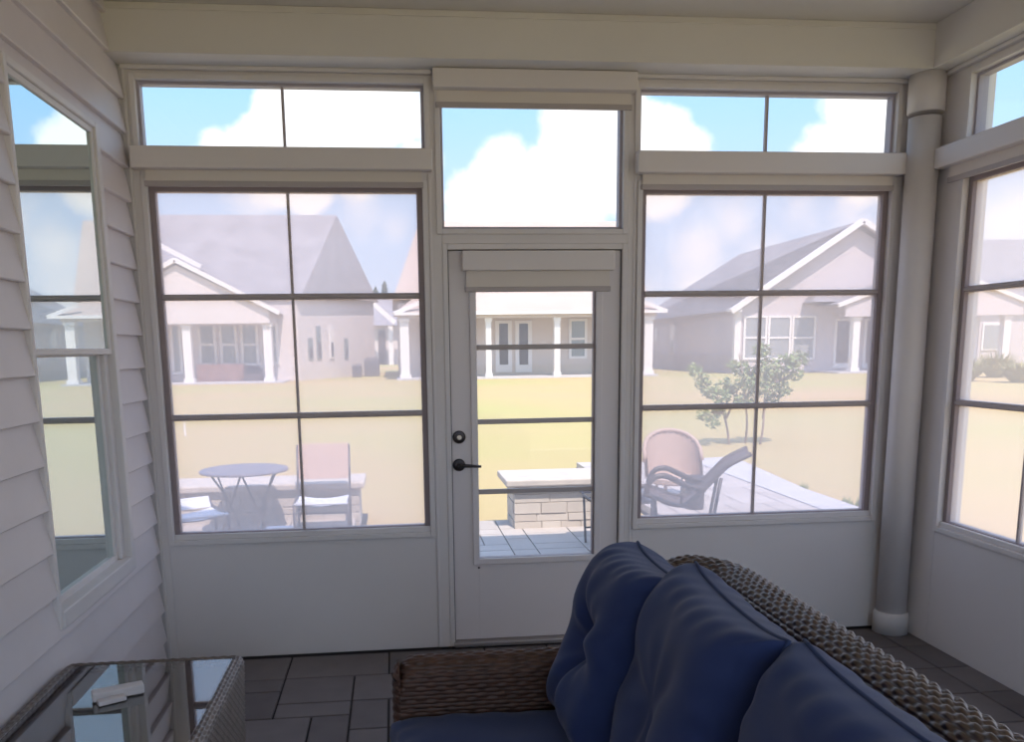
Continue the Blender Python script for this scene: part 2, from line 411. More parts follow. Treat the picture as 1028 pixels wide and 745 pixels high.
# ------------------------------------------------------------------ door
d = structure('door_1', (.734, 0, 0), 'white exterior door with a tall five light glass')
sl = .02     # slab face recessed a little
gx0, gx1, gz0, gz1 = .425, 1.060, .478, 1.99
x0, x1, z0, z1 = .292, 1.184, .03, 2.085
s = MB(); s.box(x0, gx0, sl, sl+.045, z0, z1); s.box(gx1, x1, sl, sl+.045, z0, z1); s.box(gx0, gx1, sl, sl+.045, z0, gz0); s.box(gx0, gx1, sl, sl+.045, gz1, z1)
slab = s.build('door_slab', M['door'], d, bevel=.002)
j = MB(); j.box(DX[0], x0-.004, -.004, .12, 0, 2.118); j.box(x1+.004, DX[1], -.004, .12, 0, 2.118); j.box(x0-.004, x1+.004, -.004, .12, z1+.004, 2.118)
j.build('door_frame', M['trim'], d, bevel=.004)
j = MB(); j.box(x0-.004, x0+.001, .012, .07, 0, z1+.004); j.box(x1-.001, x1+.004, .012, .07, 0, z1+.004); j.box(x0, x1, .012, .07, z1, z1+.004)
j.build('weather_seal', M['seal'], d)
f = MB(); o1 = .03
f.box(gx0-o1, gx0+.004, sl-.012, sl+.004, gz0-o1, gz1+o1); f.box(gx1-.004, gx1+o1, sl-.012, sl+.004, gz0-o1, gz1+o1); f.box(gx0, gx1, sl-.012, sl+.004, gz0-o1, gz0+.004); f.box(gx0, gx1, sl-.012, sl+.004, gz1-.004, gz1+o1)
f.build('glazing_bead', M['door'], d, bevel=.004)
f = MB(); f.box(gx0, gx0+.006, sl+.004, sl+.04, gz0, gz1); f.box(gx1-.014, gx1, sl+.004, sl+.04, gz0, gz1); f.box(gx0, gx1, sl+.004, sl+.04, gz0, gz0+.005)
f.build('glazing_channel', M['clay'], d)
for z in (1.602, 1.216, .842): MB().box(gx0+.004, gx1-.01, sl+.012, sl+.03, z-.013, z+.013).build('muntin', M['hem'], d, bevel=.003)
MB().box(gx0+.001, gx1-.001, sl+.018, sl+.023, gz0+.001, gz1-.001).build('pane', M['doorglass'], d)
MB().box(DX[0]+.02, DX[1]-.02, -.03, .12, 0, .028).build('threshold', M['sill'], d, bevel=.006)
hx = onY(461, 439, .01)
MB().lathe((hx.x, sl, hx.z), [(.034, 0), (.034, .006), (.029, .012), (.017, .014), (.017, .022)], 32, 'y').build('deadbolt', M['metal'], d)
k = MB().lathe((hx.x, sl-.02, hx.z), [(.012, 0), (.012, .004)], 20, 'y').build('keyhole', M['chrome'], bpy.data.objects['deadbolt']); k.location = (0, 0, 0)
hz = onY(461, 467, .01)
rose = MB().lathe((hz.x, sl, hz.z), [(.033, 0), (.033, .006), (.028, .012), (.012, .016), (.011, .05)], 32, 'y').build('handle', M['metal'], d, smooth=False)
lv = MB().tube([(hz.x, sl-.05, hz.z), (hz.x+.03, sl-.052, hz.z+.001), (hz.x+.07, sl-.05, hz.z-.002), (hz.x+.112, sl-.045, hz.z-.006)], [.011, .0095, .008, .007], 12).build('lever', M['metal'], rose, smooth=True)
lv.location = (0, 0, 0)
MB().lathe((gx0, sl-.001, .431), [(.006, 0), (.005, .004)], 12, 'y').build('screw', M['metal'], d)

# ------------------------------------------------------------------ roller blinds
def blind(x0, x1, zt, zb, zf, depth, label, yb=-.002, axis='x', inset=.03):
    if axis == 'x':
        t = thing('roller_blind', ((x0+x1)/2, yb, zt), label, 'blind')
        bx = lambda a, b, d0, d1, q0, q1: MB().box(a, b, yb-d1, yb-d0, q0, q1)
    else:
        t = thing('roller_blind', (XR, (x0+x1)/2, zt), label, 'blind')
        bx = lambda a, b, d0, d1, q0, q1: MB().box(XR-d1, XR-d0, a, b, q0, q1)
    bx(x0, x1, 0, depth, zb, zt).build('cassette', M['cassette'], t, bevel=.005)
    bx(x0+inset, x1-inset, .012, .016, zf, zb).build('fabric', M['fabric'], t)
    bx(x0+inset-.006, x1-inset+.006, .006, .022, zf-.026, zf).build('hem_bar', M['hem'], t, bevel=.003)
    return t
G8 = lambda v: v
blind(-1.198, .219, 2.556, 2.457, 2.408, .075, 'white roller blind wound into the long cassette above the left window', inset=.05)
blind(1.243, 2.660, 2.556, 2.452, 2.405, .075, 'white roller blind wound into the long cassette above the window right of the door', inset=.04)
blind(.230, 1.236, 2.922, 2.835, 2.782, .075, 'white roller blind at the top of the square transom over the door', inset=.02)
blind(.360, 1.140, 2.080, 1.983, 1.905, .05, 'short white roller blind fixed to the top of the glass door', yb=sl-.012, inset=.02)
blind(bays[0][0]-.06, -.17, 2.556, 2.457, 2.408, .07, 'white roller blind in the cassette on the right wall next to the corner column', axis='y', inset=.05)

# ------------------------------------------------------------------ woven surfaces
def weave(mb, P, Lu, Lv, pu=.026, pv=.0085, amp=.0035, du=.0045, dv=.0021, keep=None):
    nu = max(4, int(Lu/du)+1); nv = max(4, int(Lv/dv)+1)
    pts = []
    for i in range(nu):
        u = Lu*i/(nu-1); row = []
        for j in range(nv):
            v = Lv*j/(nv-1); p = P(u, v)
            e = 1e-3
            a = P(min(u+e, Lu), v)-P(max(u-e, 0), v); b = P(u, min(v+e, Lv))-P(u, max(v-e, 0))
            nrm = a.cross(b)
            if nrm.length > 1e-12: nrm.normalize()
            q = v/pv; r = math.floor(q); fr_ = 2*(q-r)-1
            h = -.35*(abs(fr_) > .86) + math.sqrt(max(0, 1-fr_*fr_))*.55 + .45*math.cos(2*PI*u/pu + PI*r)*max(0, 1-fr_*fr_)**.25
            row.append(p + nrm*(amp*h))
        pts.append(row)
    mb.grid(lambda i, j: pts[i][j], nu, nv)
    return mb

# ------------------------------------------------------------------ wicker sofa
SO = thing('wicker_sofa', (.5, -2.85, 0), 'dark brown wicker sofa standing with its back to the right wall', 'sofa')
AH, BH, HW, RC = .668, .95, .058, .17
YA = -1.905; XB = .955      # centre line of arm and of back
L1 = XB-RC-.0; L2 = RC*PI/2; YE = -3.95; L3 = (YA-RC)-YE
def path(s):
    if s < L1: return Vector((s-.01, YA, 0)), Vector((1, 0, 0))
    if s < L1+L2:
        t = (s-L1)/RC; return Vector((XB-RC-.01+RC*math.sin(t), YA-RC+RC*math.cos(t), 0)), Vector((math.cos(t), -math.sin(t), 0))
    return Vector((XB-.01, YA-RC-(s-L1-L2), 0)), Vector((0, -1, 0))
def sm(a, b, x): t = max(0, min(1, (x-a)/(b-a))); return t*t*(3-2*t)
def top(s): return AH + (BH-AH)*sm(L1-.30, L1+.12, s)
ZIN, ZOUT = .36, .08
def shell(s0, s1):
    def P(u, v):
        s = s0+u; c, t = path(s); n = Vector((t.y, -t.x, 0))    # n = inner side
        H = top(s); r = .055
        if s < r: H = H-r+math.sqrt(max(0, r*r-(r-s)**2))
        lean = .05*sm(L1-.2, L1+.3, s)
        ins = H-HW-ZIN; arc = PI*HW*.9
        if v < ins: z = ZIN+v; off = HW
        elif v < ins+arc:
            a = (v-ins)/arc*PI; z = H-HW+HW*math.sin(a); off = HW*math.cos(a)
        else: z = H-HW-(v-ins-arc); off = -HW
        z = max(z, ZOUT)
        off -= lean*max(0, (z-.4)/.55)
        return c + n*off + Vector((0, 0, z))
    Hm = max(top(s0), top(s1))
    return P, s1-s0, (Hm-HW-ZIN)+PI*HW*.9+(Hm-HW-ZOUT)
P, lu, lv = shell(0, L1-.05); mb = MB(); weave(mb, P, lu, lv, pu=.062, pv=.0135, amp=.0055, du=.005, dv=.0024)
# rounded front of the arm
def PF(u, v):
    a = PI*u/(PI*HW); z = .08+v
    return Vector((-.01-.022*math.sin(a)*1.0, YA+HW*math.cos(a), z))
weave(mb, PF, PI*HW, AH-.055-.08, pu=.062, pv=.0135, amp=.004)
def PT(u, v):   # cap over the front, top edge
    a = PI*u/(PI*HW); k = v/.05
    return Vector((-.01-.022*math.sin(a)*(1-k), YA+HW*math.cos(a)*(1-k), AH-.055+.045*math.sin(k*PI/2)))
weave(mb, PT, PI*HW, .05, pu=.062, pv=.0135, amp=.004)
mb.build('arm', M['wicker_arm'], SO, smooth=True)
P, lu, lv = shell(L1-.05, L1+L2+L3); mb = MB(); weave(mb, P, lu, lv, pu=.038, pv=.0118, amp=.0075, du=.0046, dv=.0026)
mb.build('backrest', M['wicker'], SO, smooth=True)
mb = MB()
def PS(u, v): return Vector((.0, YA-.06-u, .09+v))
weave(mb, lambda u, v: Vector((-.0, YA-.05-u, .09+v)), 1.95, .25, pu=.034, pv=.0095, amp=.003, du=.006, dv=.003)
mb.build('apron', M['wicker'], SO, smooth=True)
MB().box(.01, .89, YE, YA-.05, .30, .345).build('seat_deck', M['wicker'], SO)
# second arm, nearest to the camera
MB().poly([(-.03, YE, .08), (-.03, YE, AH-.04), (.0, YE, AH), (.6, YE, AH), (.8, YE, BH-.03), (.9, YE, BH), (.98, YE, BH-.03), (1.0, YE, .08)], (0, -.11, 0)).build('arm', M['wicker'], SO, bevel=.02, seg=3)
for x in (.03, .95):
    for yy in (-1.9, -3.99): MB().lathe((x, yy, 0), [(.018, 0), (.024, .1)], 16).build('foot', M['dark_resin'], SO)

# cushions
def cushion(W, H, T, nu=72, nv=72, dents=(), edge=.30, wob=1, seed=0, top_lift=0):
    rnd = random.Random(seed); mb = MB()
    ph = [rnd.uniform(0, 6) for _ in range(6)]
    def surf(sgn):
        def P(i, j):
            u = -1+2*i/(nu-1); v = -1+2*j/(nv-1)
            u = math.sin(u*PI/2)*.55+u*.45; v = math.sin(v*PI/2)*.55+v*.45
            th = (max(0, 1-abs(u)**4.2)*max(0, 1-abs(v)**4.2))**edge
            z = T*th
            for (du_, dv_, amp, s) in dents:
                rr_ = math.hypot((u-du_)*W, (v-dv_)*H); z -= amp*math.exp(-(rr_/s)**2)
                ang = math.atan2((v-dv_), (u-du_)); z -= amp*.16*(math.cos(5*ang+ph[0])+.6*math.cos(8*ang+ph[1]))*math.exp(-(rr_/(s*2.4))**2)*min(1, rr_/s)
            z += wob*.004*(math.sin(9*u+ph[1]+3*v)+math.sin(7*v+ph[2]-4*u))*th
            e = max(abs(u), abs(v)); z += wob*.0065*math.sin((u*22 if abs(v) > abs(u) else v*22)+ph[3])*max(0, 1-(1-e)/.22)*th**.3
            z = max(z, T*th*.35)
            x = u*W*(1-.05*(1-v*v))*(1-.02*th); y = v*H*(1-.04*(1-u*u))
            corner = (abs(u)*abs(v))**6
            x *= 1+.035*corner; y *= 1+.035*corner
            return Vector((x, sgn*z, y))
        return P
    mb.grid(surf(1), nu, nv); mb.grid(surf(-1), nu, nv)
    mb.pipe = []
    for k in range(160):
        t = k/160*4; q = int(t); f_ = -1+2*(t-q)
        u, v = [(f_, -1), (1, f_), (-f_, 1), (-1, -f_)][q]
        x = u*W*(1-.05*(1-v*v)); y = v*H*(1-.04*(1-u*u)); c_ = (abs(u)*abs(v))**6
        mb.pipe.append(Vector((x*(1+.035*c_), 0, y*(1+.035*c_))))
    return mb
def pipe(parent, pts):
    n = len(pts); m_ = MB().tube(pts+[pts[0]], .0055, 8)
    o = m_.build('piping', M['piping'], parent, smooth=True); return o
def weld(o, d=.0006):
    bm = bmesh.new(); bm.from_mesh(o.data); bmesh.ops.remove_doubles(bm, verts=bm.verts, dist=d); bmesh.ops.recalc_face_normals(bm, faces=bm.faces); bm.to_mesh(o.data); bm.free()
def back_cushion(yc, W, H, T, xb, zb, lean, label, dents, seed, rz=0, roll=0):
    """front face looks towards -x"""
    mb = cushion(W/2, H/2, T/2, dents=dents, seed=seed)
    R = Matrix.Rotation(rz, 4, 'Z') @ Matrix.Rotation(roll, 4, 'X') @ Matrix.Rotation(lean, 4, 'Y') @ Matrix.Rotation(PI/2, 4, 'Z')
    ctr = Vector((xb, yc, zb)) + (R @ Vector((0, 0, H/2)))
    mb.v = [tuple(ctr + (R @ Vector(v))) for v in mb.v]
    o = mb.build('back_cushion', M['navy'], smooth=True); weld(o)
    pipe(o, [ctr + (R @ v) for v in mb.pipe])
    o['label'] = label; o['category'] = 'cushion'
    return o
LE = math.radians(15)
back_cushion(-2.165, .445, .545, .34, .545, .485, math.radians(19), 'navy back cushion farthest along the sofa, next to the door, with a deep dimple', [(.0, -.02, .07, .10)], 1)
back_cushion(-2.61, .585, .575, .29, .60, .475, LE, 'middle navy back cushion on the wicker sofa with a pointed upper corner', [(.05, .02, .035, .14)], 2, rz=-.06)
back_cushion(-3.215, .595, .58, .27, .62, .465, LE, 'navy back cushion nearest the camera at the bottom edge of the view', [(0, 0, .03, .13)], 3)
def seat_cushion(y0, y1, label, seed):
    W, D, T = (y0-y1)/2, .41, .092
    mb = cushion(W, D, T, edge=.16, wob=.5, seed=seed, dents=[(0, 0, .004, .2)])
    mb.v = [(-.035+D+v[2], (y0+y1)/2+v[0], .345+T+v[1]) for v in mb.v]
    o = mb.build('seat_cushion', M['navy'], smooth=True); weld(o); o['label'] = label; o['category'] = 'cushion'
seat_cushion(-1.955, -2.61, 'flat navy seat cushion beside the far wicker arm of the sofa', 4)
seat_cushion(-2.615, -3.26, 'flat navy seat cushion in the middle of the sofa, below the picture edge', 5)

# ------------------------------------------------------------------ wicker side table with glass top
TX0, TX1, TY0, TY1, TZ = -1.205, -.582, -2.20, -1.335, .50
TB = thing('wicker_side_table', ((TX0+TX1)/2, (TY0+TY1)/2, 0), 'grey brown wicker side table with a glass top below the siding wall', 'table')
mb = MB()
weave(mb, lambda u, v: Vector((TX0+.02+v, TY0+.02+u, TZ-.018)), TY1-TY0-.04, TX1-TX0-.04, pu=.055, pv=.026, amp=.007, du=.006, dv=.0036)
mb.build('woven_top', M['wicker_grey'], TB, smooth=True)
def rim(u, v):
    # closed rounded rectangle
    r = .035; a, b = (TX1-TX0)-2*r, (TY1-TY0)-2*r; per = [a, PI*r/2, b, PI*r/2, a, PI*r/2, b, PI*r/2]; cs = [(TX0+r, TY0+r), (TX1-r, TY0+r), (TX1-r, TY1-r), (TX0+r, TY1-r)]
    s = u % sum(per); k = 0
    while s > per[k]: s -= per[k]; k += 1
    ang0 = -PI/2+(k//2)*PI/2
    if k % 2 == 0:
        dr = Vector((math.cos(ang0+PI/2), math.sin(ang0+PI/2), 0)); n_ = Vector((math.cos(ang0), math.sin(ang0), 0)); c = cs[k//2]
        return Vector((c[0], c[1], 0)) + dr*s, n_, r
    c = cs[((k+1)//2) % 4]; ang = ang0 + s/r
    return Vector((c[0], c[1], 0)), Vector((math.cos(ang), math.sin(ang), 0)), r
RL = 2*((TX1-TX0)-.07)+2*((TY1-TY0)-.07)+2*PI*.035
def PR(u, v):
    c, n_, r = rim(u, v)
    rr_ = .020; arc = PI*rr_*.5
    if v < .022: off = -.028+v; z = TZ-.004
    elif v < .022+arc: a = (v-.022)/rr_; off = -.006+rr_*math.sin(a)*1.0; z = TZ-.004-rr_+rr_*math.cos(a)
    else: off = .014; z = TZ-.004-rr_-(v-.022-arc)
    off -= .018*max(0, (TZ-.05-z))/.4
    return c + n_*(r+off-.01) + Vector((0, 0, z))
mb = MB(); weave(mb, PR, RL, .022+PI*.010+.36, pu=.036, pv=.0135, amp=.0068, du=.0047, dv=.0027)
mb.build('woven_skirt', M['wicker_grey'], TB, smooth=True)
MB().box(TX0+.032, TX1-.034, TY0+.032, TY1-.034, TZ-.010, TZ-.003).build('glass_top', M['tglass'], TB)
for x in (TX0+.03, TX1-.045):
    for yy in (TY0+.03, TY1-.03): MB().box(x-.016, x+.016, yy-.016, yy+.016, 0, .12).build('leg', M['dark_resin'], TB, bevel=.004)
# small white device on the table
dv = thing('plastic_device', (-.92, -1.69, TZ-.003), 'small oblong white plastic device with an open clip lying on the glass table', 'gadget')
a = onZ(92, 698, TZ+.02); b = onZ(144, 688, TZ+.02)
MB().bar((a.x, a.y, TZ+.016), (b.x, b.y, TZ+.016), .045, .032).build('body', M['white_plastic'], dv, bevel=.005)
a2 = onZ(98, 706, TZ+.008); b2 = onZ(126, 699, TZ+.008)
MB().bar((a2.x, a2.y, TZ+.007), (b2.x, b2.y, TZ+.007), .03, .016).build('clip', M['white_plastic'], dv, bevel=.003)

# ------------------------------------------------------------------ outside: lawn, patio
GZ = -.10
S(MB().box(-300, 300, .0, 500, GZ-.3, GZ).box(-300, -9, -80, 0, GZ-.3, GZ).box(XR+T, 300, -80, 0, GZ-.3, GZ).box(-9, XR+T, -80, BACK-.1, GZ-.3, GZ), 'lawn', M['grass'])
pt = MB()
tiles(-3.4, -.30, .16, 4.3, .2, .2, .01, GZ-.1, 0, pt, 11, [(2, 2), (2, 1), (1, 2)])
tiles(-.30, 1.1, .16, 3.36, .2, .2, .01, GZ-.1, 0, pt, 12, [(2, 2), (2, 1), (1, 2)])
tiles(1.1, 4.1, .16, 3.36, .2, .2, .01, GZ-.1, 0, pt, 14, [(2, 2), (2, 1), (1, 2)])
tiles(2.5, 4.1, 3.36, 7.16, .2, .2, .01, GZ-.1, 0, pt, 13, [(2, 2), (2, 1), (1, 2)])
S(pt, 'patio', M['patio'])
S(MB().poly([(4.12, .16, GZ-.1), (4.12, 7.2, GZ-.1), (4.85, 7.35, GZ-.1), (4.53, 4.5, GZ-.1), (4.53, .16, GZ-.1)], (0, 0, -GZ+.1)), 'patio_border', M['concrete'])
S(MB().box(-3.4, -.31, .15, 4.28, GZ-.12, GZ+.03).box(-.31, 1.1, .15, 3.34, GZ-.12, GZ+.03).box(1.1, 4.12, .15, 3.36, GZ-.12, GZ+.03).box(2.5, 4.12, 3.36, 7.15, GZ-.12, GZ+.03), 'patio_bed', M['joint'])
# low stone walls
def stone_wall(x0, x1, y0, y1, h, label, over=.06, seed=1):
    t = thing('stone_seat_wall', ((x0+x1)/2, (y0+y1)/2, 0), label, 'low wall')
    rnd = random.Random(seed); mb = MB(); z = -.1; ch = .06
    mb.box(x0+.012, x1-.012, y0+.012, y1-.012, -.1, h-.06)
    hh = [.07, .09, .07, .10, .08, .07]; k = 0
    while z < h-.062:
        c = min(hh[k % 6], h-.06-z); x = x0
        while x < x1-.02:
            wd = min(rnd.uniform(.14, .34), x1-x)
            if x1-x-wd < .08: wd = x1-x
            j_ = rnd.uniform(-.006, .006)
            mb.box(x+.004, x+wd-.004, y0+j_, y0+.06, z+.004, z+c-.003); mb.box(x+.004, x+wd-.004, y1-.06, y1-j_, z+.004, z+c-.003); x += wd
        yy = y0+.06
        while yy < y1-.07:
            wd = min(rnd.uniform(.14, .3), y1-.06-yy); mb.box(x0-j_, x0+.06, yy+.004, yy+wd-.004, z+.004, z+c-.003); mb.box(x1-.06, x1-j_, yy+.004, yy+wd-.004, z+.004, z+c-.003); yy += wd
        z += c; k += 1
    mb.build('stonework', M['stone'], t, bevel=.006, seg=1)
    MB().box(x0-over, x1+over, y0-over, y1+over, h-.06, h).build('capstone', M['cap'], t, bevel=.012)
stone_wall(-3.2, -.36, 3.66, 4.16, .36, 'long low stone seat wall behind the round folding table', over=.05, seed=3)
stone_wall(1.03, 1.78, 2.95, 3.45, .45, 'square stone pier with a pale cap seen through the door glass', over=.08, seed=4)

# round folding table
tc = Vector((-1.335, 3.17, .575))
BT = thing('bistro_table', (tc.x, tc.y, 0), 'round grey folding table with crossed thin legs on the patio', 'table')
MB().lathe((tc.x, tc.y, tc.z-.02), [(.355, 0), (.378, .004), (.382, .012), (.378, .022), (.36, .026)], 48).build('table_top', M['table_metal'], BT)
for sx in (-1, 1):
    for sy, nm in ((-1, 'leg'), (1, 'leg')):
        # each leg: from under the rim across to the ground on the other side
        xa = tc.x+sx*.27; 
        mb = MB().tube([(xa, tc.y+sy*.12, tc.z-.02), (xa-sx*.10, tc.y-sy*.02, .33), (xa-sx*.17, tc.y-sy*.18, .02), (xa-sx*.17, tc.y-sy*.18, 0)], .0085, 8)
        mb.build('leg', M['leg_metal'], BT, smooth=True)
for a, b in (((.0, -.16, -.02), (-.20, -.2, -.56)), ((.0, -.16, -.02), (.22, -.2, -.56))):
    MB().tube([tc+Vector(a), tc+Vector(b)], .0085, 8).build('brace', M['leg_metal'], BT, smooth=True)
MB().tube([(tc.x-.10, tc.y+.16, .17), (tc.x, tc.y+.17, .15), (tc.x+.12, tc.y+.16, .18), (tc.x+.14, tc.y+.1, .26)], .007, 8).build('brace', M['leg_metal'], BT, smooth=True)

# tan low folding chair, facing the house
def low_chair(cx, cy, rz, label, back, seatm, frame, W=.47, seat_h=.26, back_t=.75, back_b=.43, D=.42):
    t = thing('folding_chair', (cx, cy, 0), label, 'chair', None)
    R = Matrix.Rotation(rz, 4, 'Z'); c = Vector((cx, cy, 0)); tr = lambda x, y, z: c + R @ Vector((x, y, z))
    def pl(pts, ext, nm, m, bv=0):
        e = R @ Vector(ext); MB().poly([tr(*p) for p in pts], e).build(nm, m, t, bevel=bv)
    h = W/2
    pl([(-h, D/2-.0, back_b), (-h, D/2+.07, back_t), (-h, D/2+.085, back_t), (-h, D/2+.015, back_b)], (W, 0, 0), 'backrest', back, .004)
    MB().grid(lambda i, j: tr(-h+W*i/8, -D/2+D*j/8, seat_h+.02-.03*math.sin(PI*i/8)*1.0-.01*math.sin(PI*j/8)), 9, 9).grid(lambda i, j: tr(-h+W*i/8, -D/2+D*j/8, seat_h+.01-.03*math.sin(PI*i/8)-.01*math.sin(PI*j/8)), 9, 9).build('seat', seatm, t, smooth=True)
    for s in (-1, 1):
        MB().tube([tr(s*h, D/2+.075, back_t-.01), tr(s*h, D/2, back_b), tr(s*h, D/2-.03, seat_h+.0), tr(s*h, D/2-.08, 0)], .010, 8).build('leg', frame, t, smooth=True)
        MB().tube([tr(s*h, D/2, seat_h+.03), tr(s*h, -D/2, seat_h+.01), tr(s*h, -D/2-.01, 0)], .010, 8).build('leg', frame, t, smooth=True)
    MB().tube([tr(-h, -D/2, seat_h+.01), tr(h, -D/2, seat_h+.01)], .012, 8).build('seat_rail', seatm, t, smooth=True)
    MB().tube([tr(-h, D/2-.05, .12), tr(h, D/2-.05, .12)], .008, 8).build('stretcher', frame, t, smooth=True)
    return t
low_chair(-.67, 3.22, 0, 'low folding chair with a peach fabric back beside the stone seat wall', M['tan_sling'], M['white_sling'], M['leg_metal'])
# white slatted chair close to the window, only its seat shows
low_chair(-1.62, 2.28, .55, 'white folding chair at the lower left corner of the left window', M['white_sling'], M['white_sling'], M['leg_metal'], W=.5, seat_h=.34, back_t=.44, back_b=.36, D=.34)
ws = thing('footstool', (-.86, 2.15, 0), 'small white topped footstool just above the sill of the left window', 'stool')
a = onZ(266, 531, .2); b = onZ(294, 529, .2)
MB().box(a.x, b.x, a.y-.12, a.y+.10, .17, .20).build('seat', M['white_sling'], ws, bevel=.006)
for x in (a.x+.02, b.x-.02):
    for yy in (a.y-.1, a.y+.08): MB().tube([(x, yy, 0), (x, yy, .17)], .009, 8).build('leg', M['leg_metal'], ws)

# dark sling armchair seen from the side
Yn, Yf = 2.50, 2.95
SC = thing('sling_armchair', (2.5, 2.7, 0), 'dark brown sling armchair with looped arms, leaning back on the patio', 'armchair')
def smooth_path(pts, n=6):
    out = []
    for i in range(len(pts)-1):
        p0 = pts[max(i-1, 0)]; p1 = pts[i]; p2 = pts[i+1]; p3 = pts[min(i+2, len(pts)-1)]
        for k in range(n):
            t = k/n; out.append(.5*((2*p1)+(p2-p0)*t+(2*p0-5*p1+4*p2-p3)*t*t+(3*p1-p0-3*p2+p3)*t**3))
    out.append(pts[-1]); return out
seatpx = [(754, 456), (732, 467), (719, 479), (708, 490), (697, 500), (687, 507), (673, 506), (661, 501), (647, 497), (636, 499)]
armpx = [(649, 497), (650, 489), (655, 481), (662, 478), (670, 478.5), (682, 484), (694, 489), (708, 492)]
sp_ = smooth_path([onY(x, y_, Yn) for x, y_ in seatpx]); ap = smooth_path([onY(x, y_, Yn) for x, y_ in armpx])
for dy in (0, Yf-Yn):
    e = Vector((dy*.34, dy, 0))
    MB().tube([p+e for p in sp_], .020, 10).build('side_frame', M['dark_resin'], SC, smooth=True)
    MB().tube([p+e for p in ap], .024, 10).build('arm', M['dark_resin'], SC, smooth=True)
    st = onY(685, 488, Yn); sb = onY(684, 508, Yn); MB().tube([st+e, sb+e], .009, 8).build('arm_post', M['dark_resin'], SC, smooth=True)
    q = onY(724, 480, Yn); MB().tube([q+e, Vector((q.x-.08, Yn, 0))+e], .016, 8).build('leg', M['dark_resin'], SC, smooth=True)
    q = onY(655, 500, Yn); MB().tube([q+e, Vector((q.x+.03, Yn, 0))+e], .016, 8).build('leg', M['dark_resin'], SC, smooth=True)
nn = len(sp_)
g1 = MB().grid(lambda i, j: sp_[i]+Vector((.34*(.01+(Yf-Yn-.02)*j/6), .01+(Yf-Yn-.02)*j/6, -.006*math.sin(PI*j/6)-.002)), nn-6, 7)
g1.grid(lambda i, j: sp_[i]+Vector((.006+.34*(.01+(Yf-Yn-.02)*j/6), .01+(Yf-Yn-.02)*j/6, -.006*math.sin(PI*j/6)-.009)), nn-6, 7)
g1.build('sling_seat', M['dark_sling'], SC, smooth=True)
# small dark table beside it
dt = thing('patio_side_table', (3.1, 3.6, 0), 'small dark brown drum table between the two patio armchairs', 'table')
a = onY(698, 478, 3.6)
MB().lathe((a.x, 3.6, 0), [(.09, 0), (.095, a.z-.07), (.10, a.z-.02), (.115, a.z-.015), (.115, a.z)], 24).build('drum', M['dark_resin'], dt)
# round backed wicker chair
def wicker_chair():
    Yc = 4.3
    c = onY(674, 470, Yc); wdt = (onY(703, 455, Yc).x-onY(646, 455, Yc).x)/2; ztop = onY(675, 433, Yc).z
    t = thing('wicker_armchair', (c.x, Yc, 0), 'tan wicker armchair with a round hooped back behind the dark sling chair', 'armchair')
    zs = .22
    mb = MB(); NU, NV = 41, 21
    def P(i, j, th=0):
        a = PI*i/(NU-1); r = j/(NV-1)          # a sweeps the hoop from right to left
        ca, sa = math.cos(a), math.sin(a)
        rad = wdt-th
        x = c.x+rad*ca*(1 if r > .5 else 1); z = zs + r*(ztop-zs)*(.35+.65*sa**.6); y = Yc+.22*sa-.12+.06*r
        wv = .006*math.cos(i*2.2+PI*(j % 2))
        return Vector((x*1+wv*ca, y+wv+th*.3, z))
    mb.grid(lambda i, j: P(i, j), NU, NV); mb.grid(lambda i, j: P(i, j, .025), NU, NV)
    mb.build('backrest', M['pink_wicker'], t, smooth=True)
    MB().tube([P(i, NV-1) for i in range(NU)], .022, 8).build('rim', M['pink_wicker'], t, smooth=True)
    MB().lathe((c.x, Yc-.12, zs-.05), [(wdt*.80, 0), (wdt*.9, .02), (wdt*.9, .06), (wdt*.8, .07)], 32).build('seat', M['pink_wicker'], t)
    for k in range(4):
        a = PI/4+k*PI/2; MB().tube([(c.x+wdt*.7*math.cos(a), Yc-.12+wdt*.7*math.sin(a), 0), (c.x+wdt*.66*math.cos(a), Yc-.12+wdt*.66*math.sin(a), zs-.03)], .018, 8).build('leg', M['pink_wicker'], t, smooth=True)
wicker_chair()
# thin legged chair edge beyond the door glass
ch = onZ(590, 550, 0)
low_chair(ch.x+.26, ch.y+.10, .1, 'slim framed patio chair half hidden behind the right stile of the glass door', M['dark_sling'], M['dark_sling'], M['leg_metal'], W=.45, seat_h=.36, back_t=.42, back_b=.40, D=.38)

# ------------------------------------------------------------------ young tree
def leaves(mb, c, rx, ry, rz, n, s, rnd):
    for _ in range(n):
        while True:
            p = Vector((rnd.uniform(-1, 1), rnd.uniform(-1, 1), rnd.uniform(-1, 1)))
            if p.length <= 1: break
        q = Vector(c)+Vector((p.x*rx, p.y*ry, p.z*rz))
        a = Vector((rnd.uniform(-1, 1), rnd.uniform(-1, 1), rnd.uniform(-.6, .6))).normalized(); b = a.cross(Vector((rnd.uniform(-1, 1), rnd.uniform(-1, 1), rnd.uniform(-1, 1)))).normalized()
        l = s*rnd.uniform(.6, 1.3); w_ = l*.55
        mb.add([q-a*l, q+b*w_*.8, q+a*l, q-b*w_*.8], [(0, 1, 2, 3)])
TY = 9.6
tb = onY(748, 448, TY)
TR = thing('young_tree', (tb.x, TY, GZ), 'young multi stemmed tree with sparse green leaves on the lawn beyond the patio', 'tree')
rnd = random.Random(21); fm = MB(); bk = MB()
def PT3(px, py, dy=0): return onY(px, py, TY+dy)
stems = [[(732, 448), (729, 425), (722, 405), (708, 385), (697, 370)], [(748, 447), (750, 425), (748, 400), (745, 375), (742, 355)], [(763, 450), (766, 430), (768, 408), (775, 385), (787, 362), (802, 356)], [(766, 420), (768, 395), (768, 365), (769, 348)], [(729, 420), (736, 405), (741, 390)], [(775, 385), (790, 378), (800, 372)], [(726, 415), (712, 414), (703, 415)]]
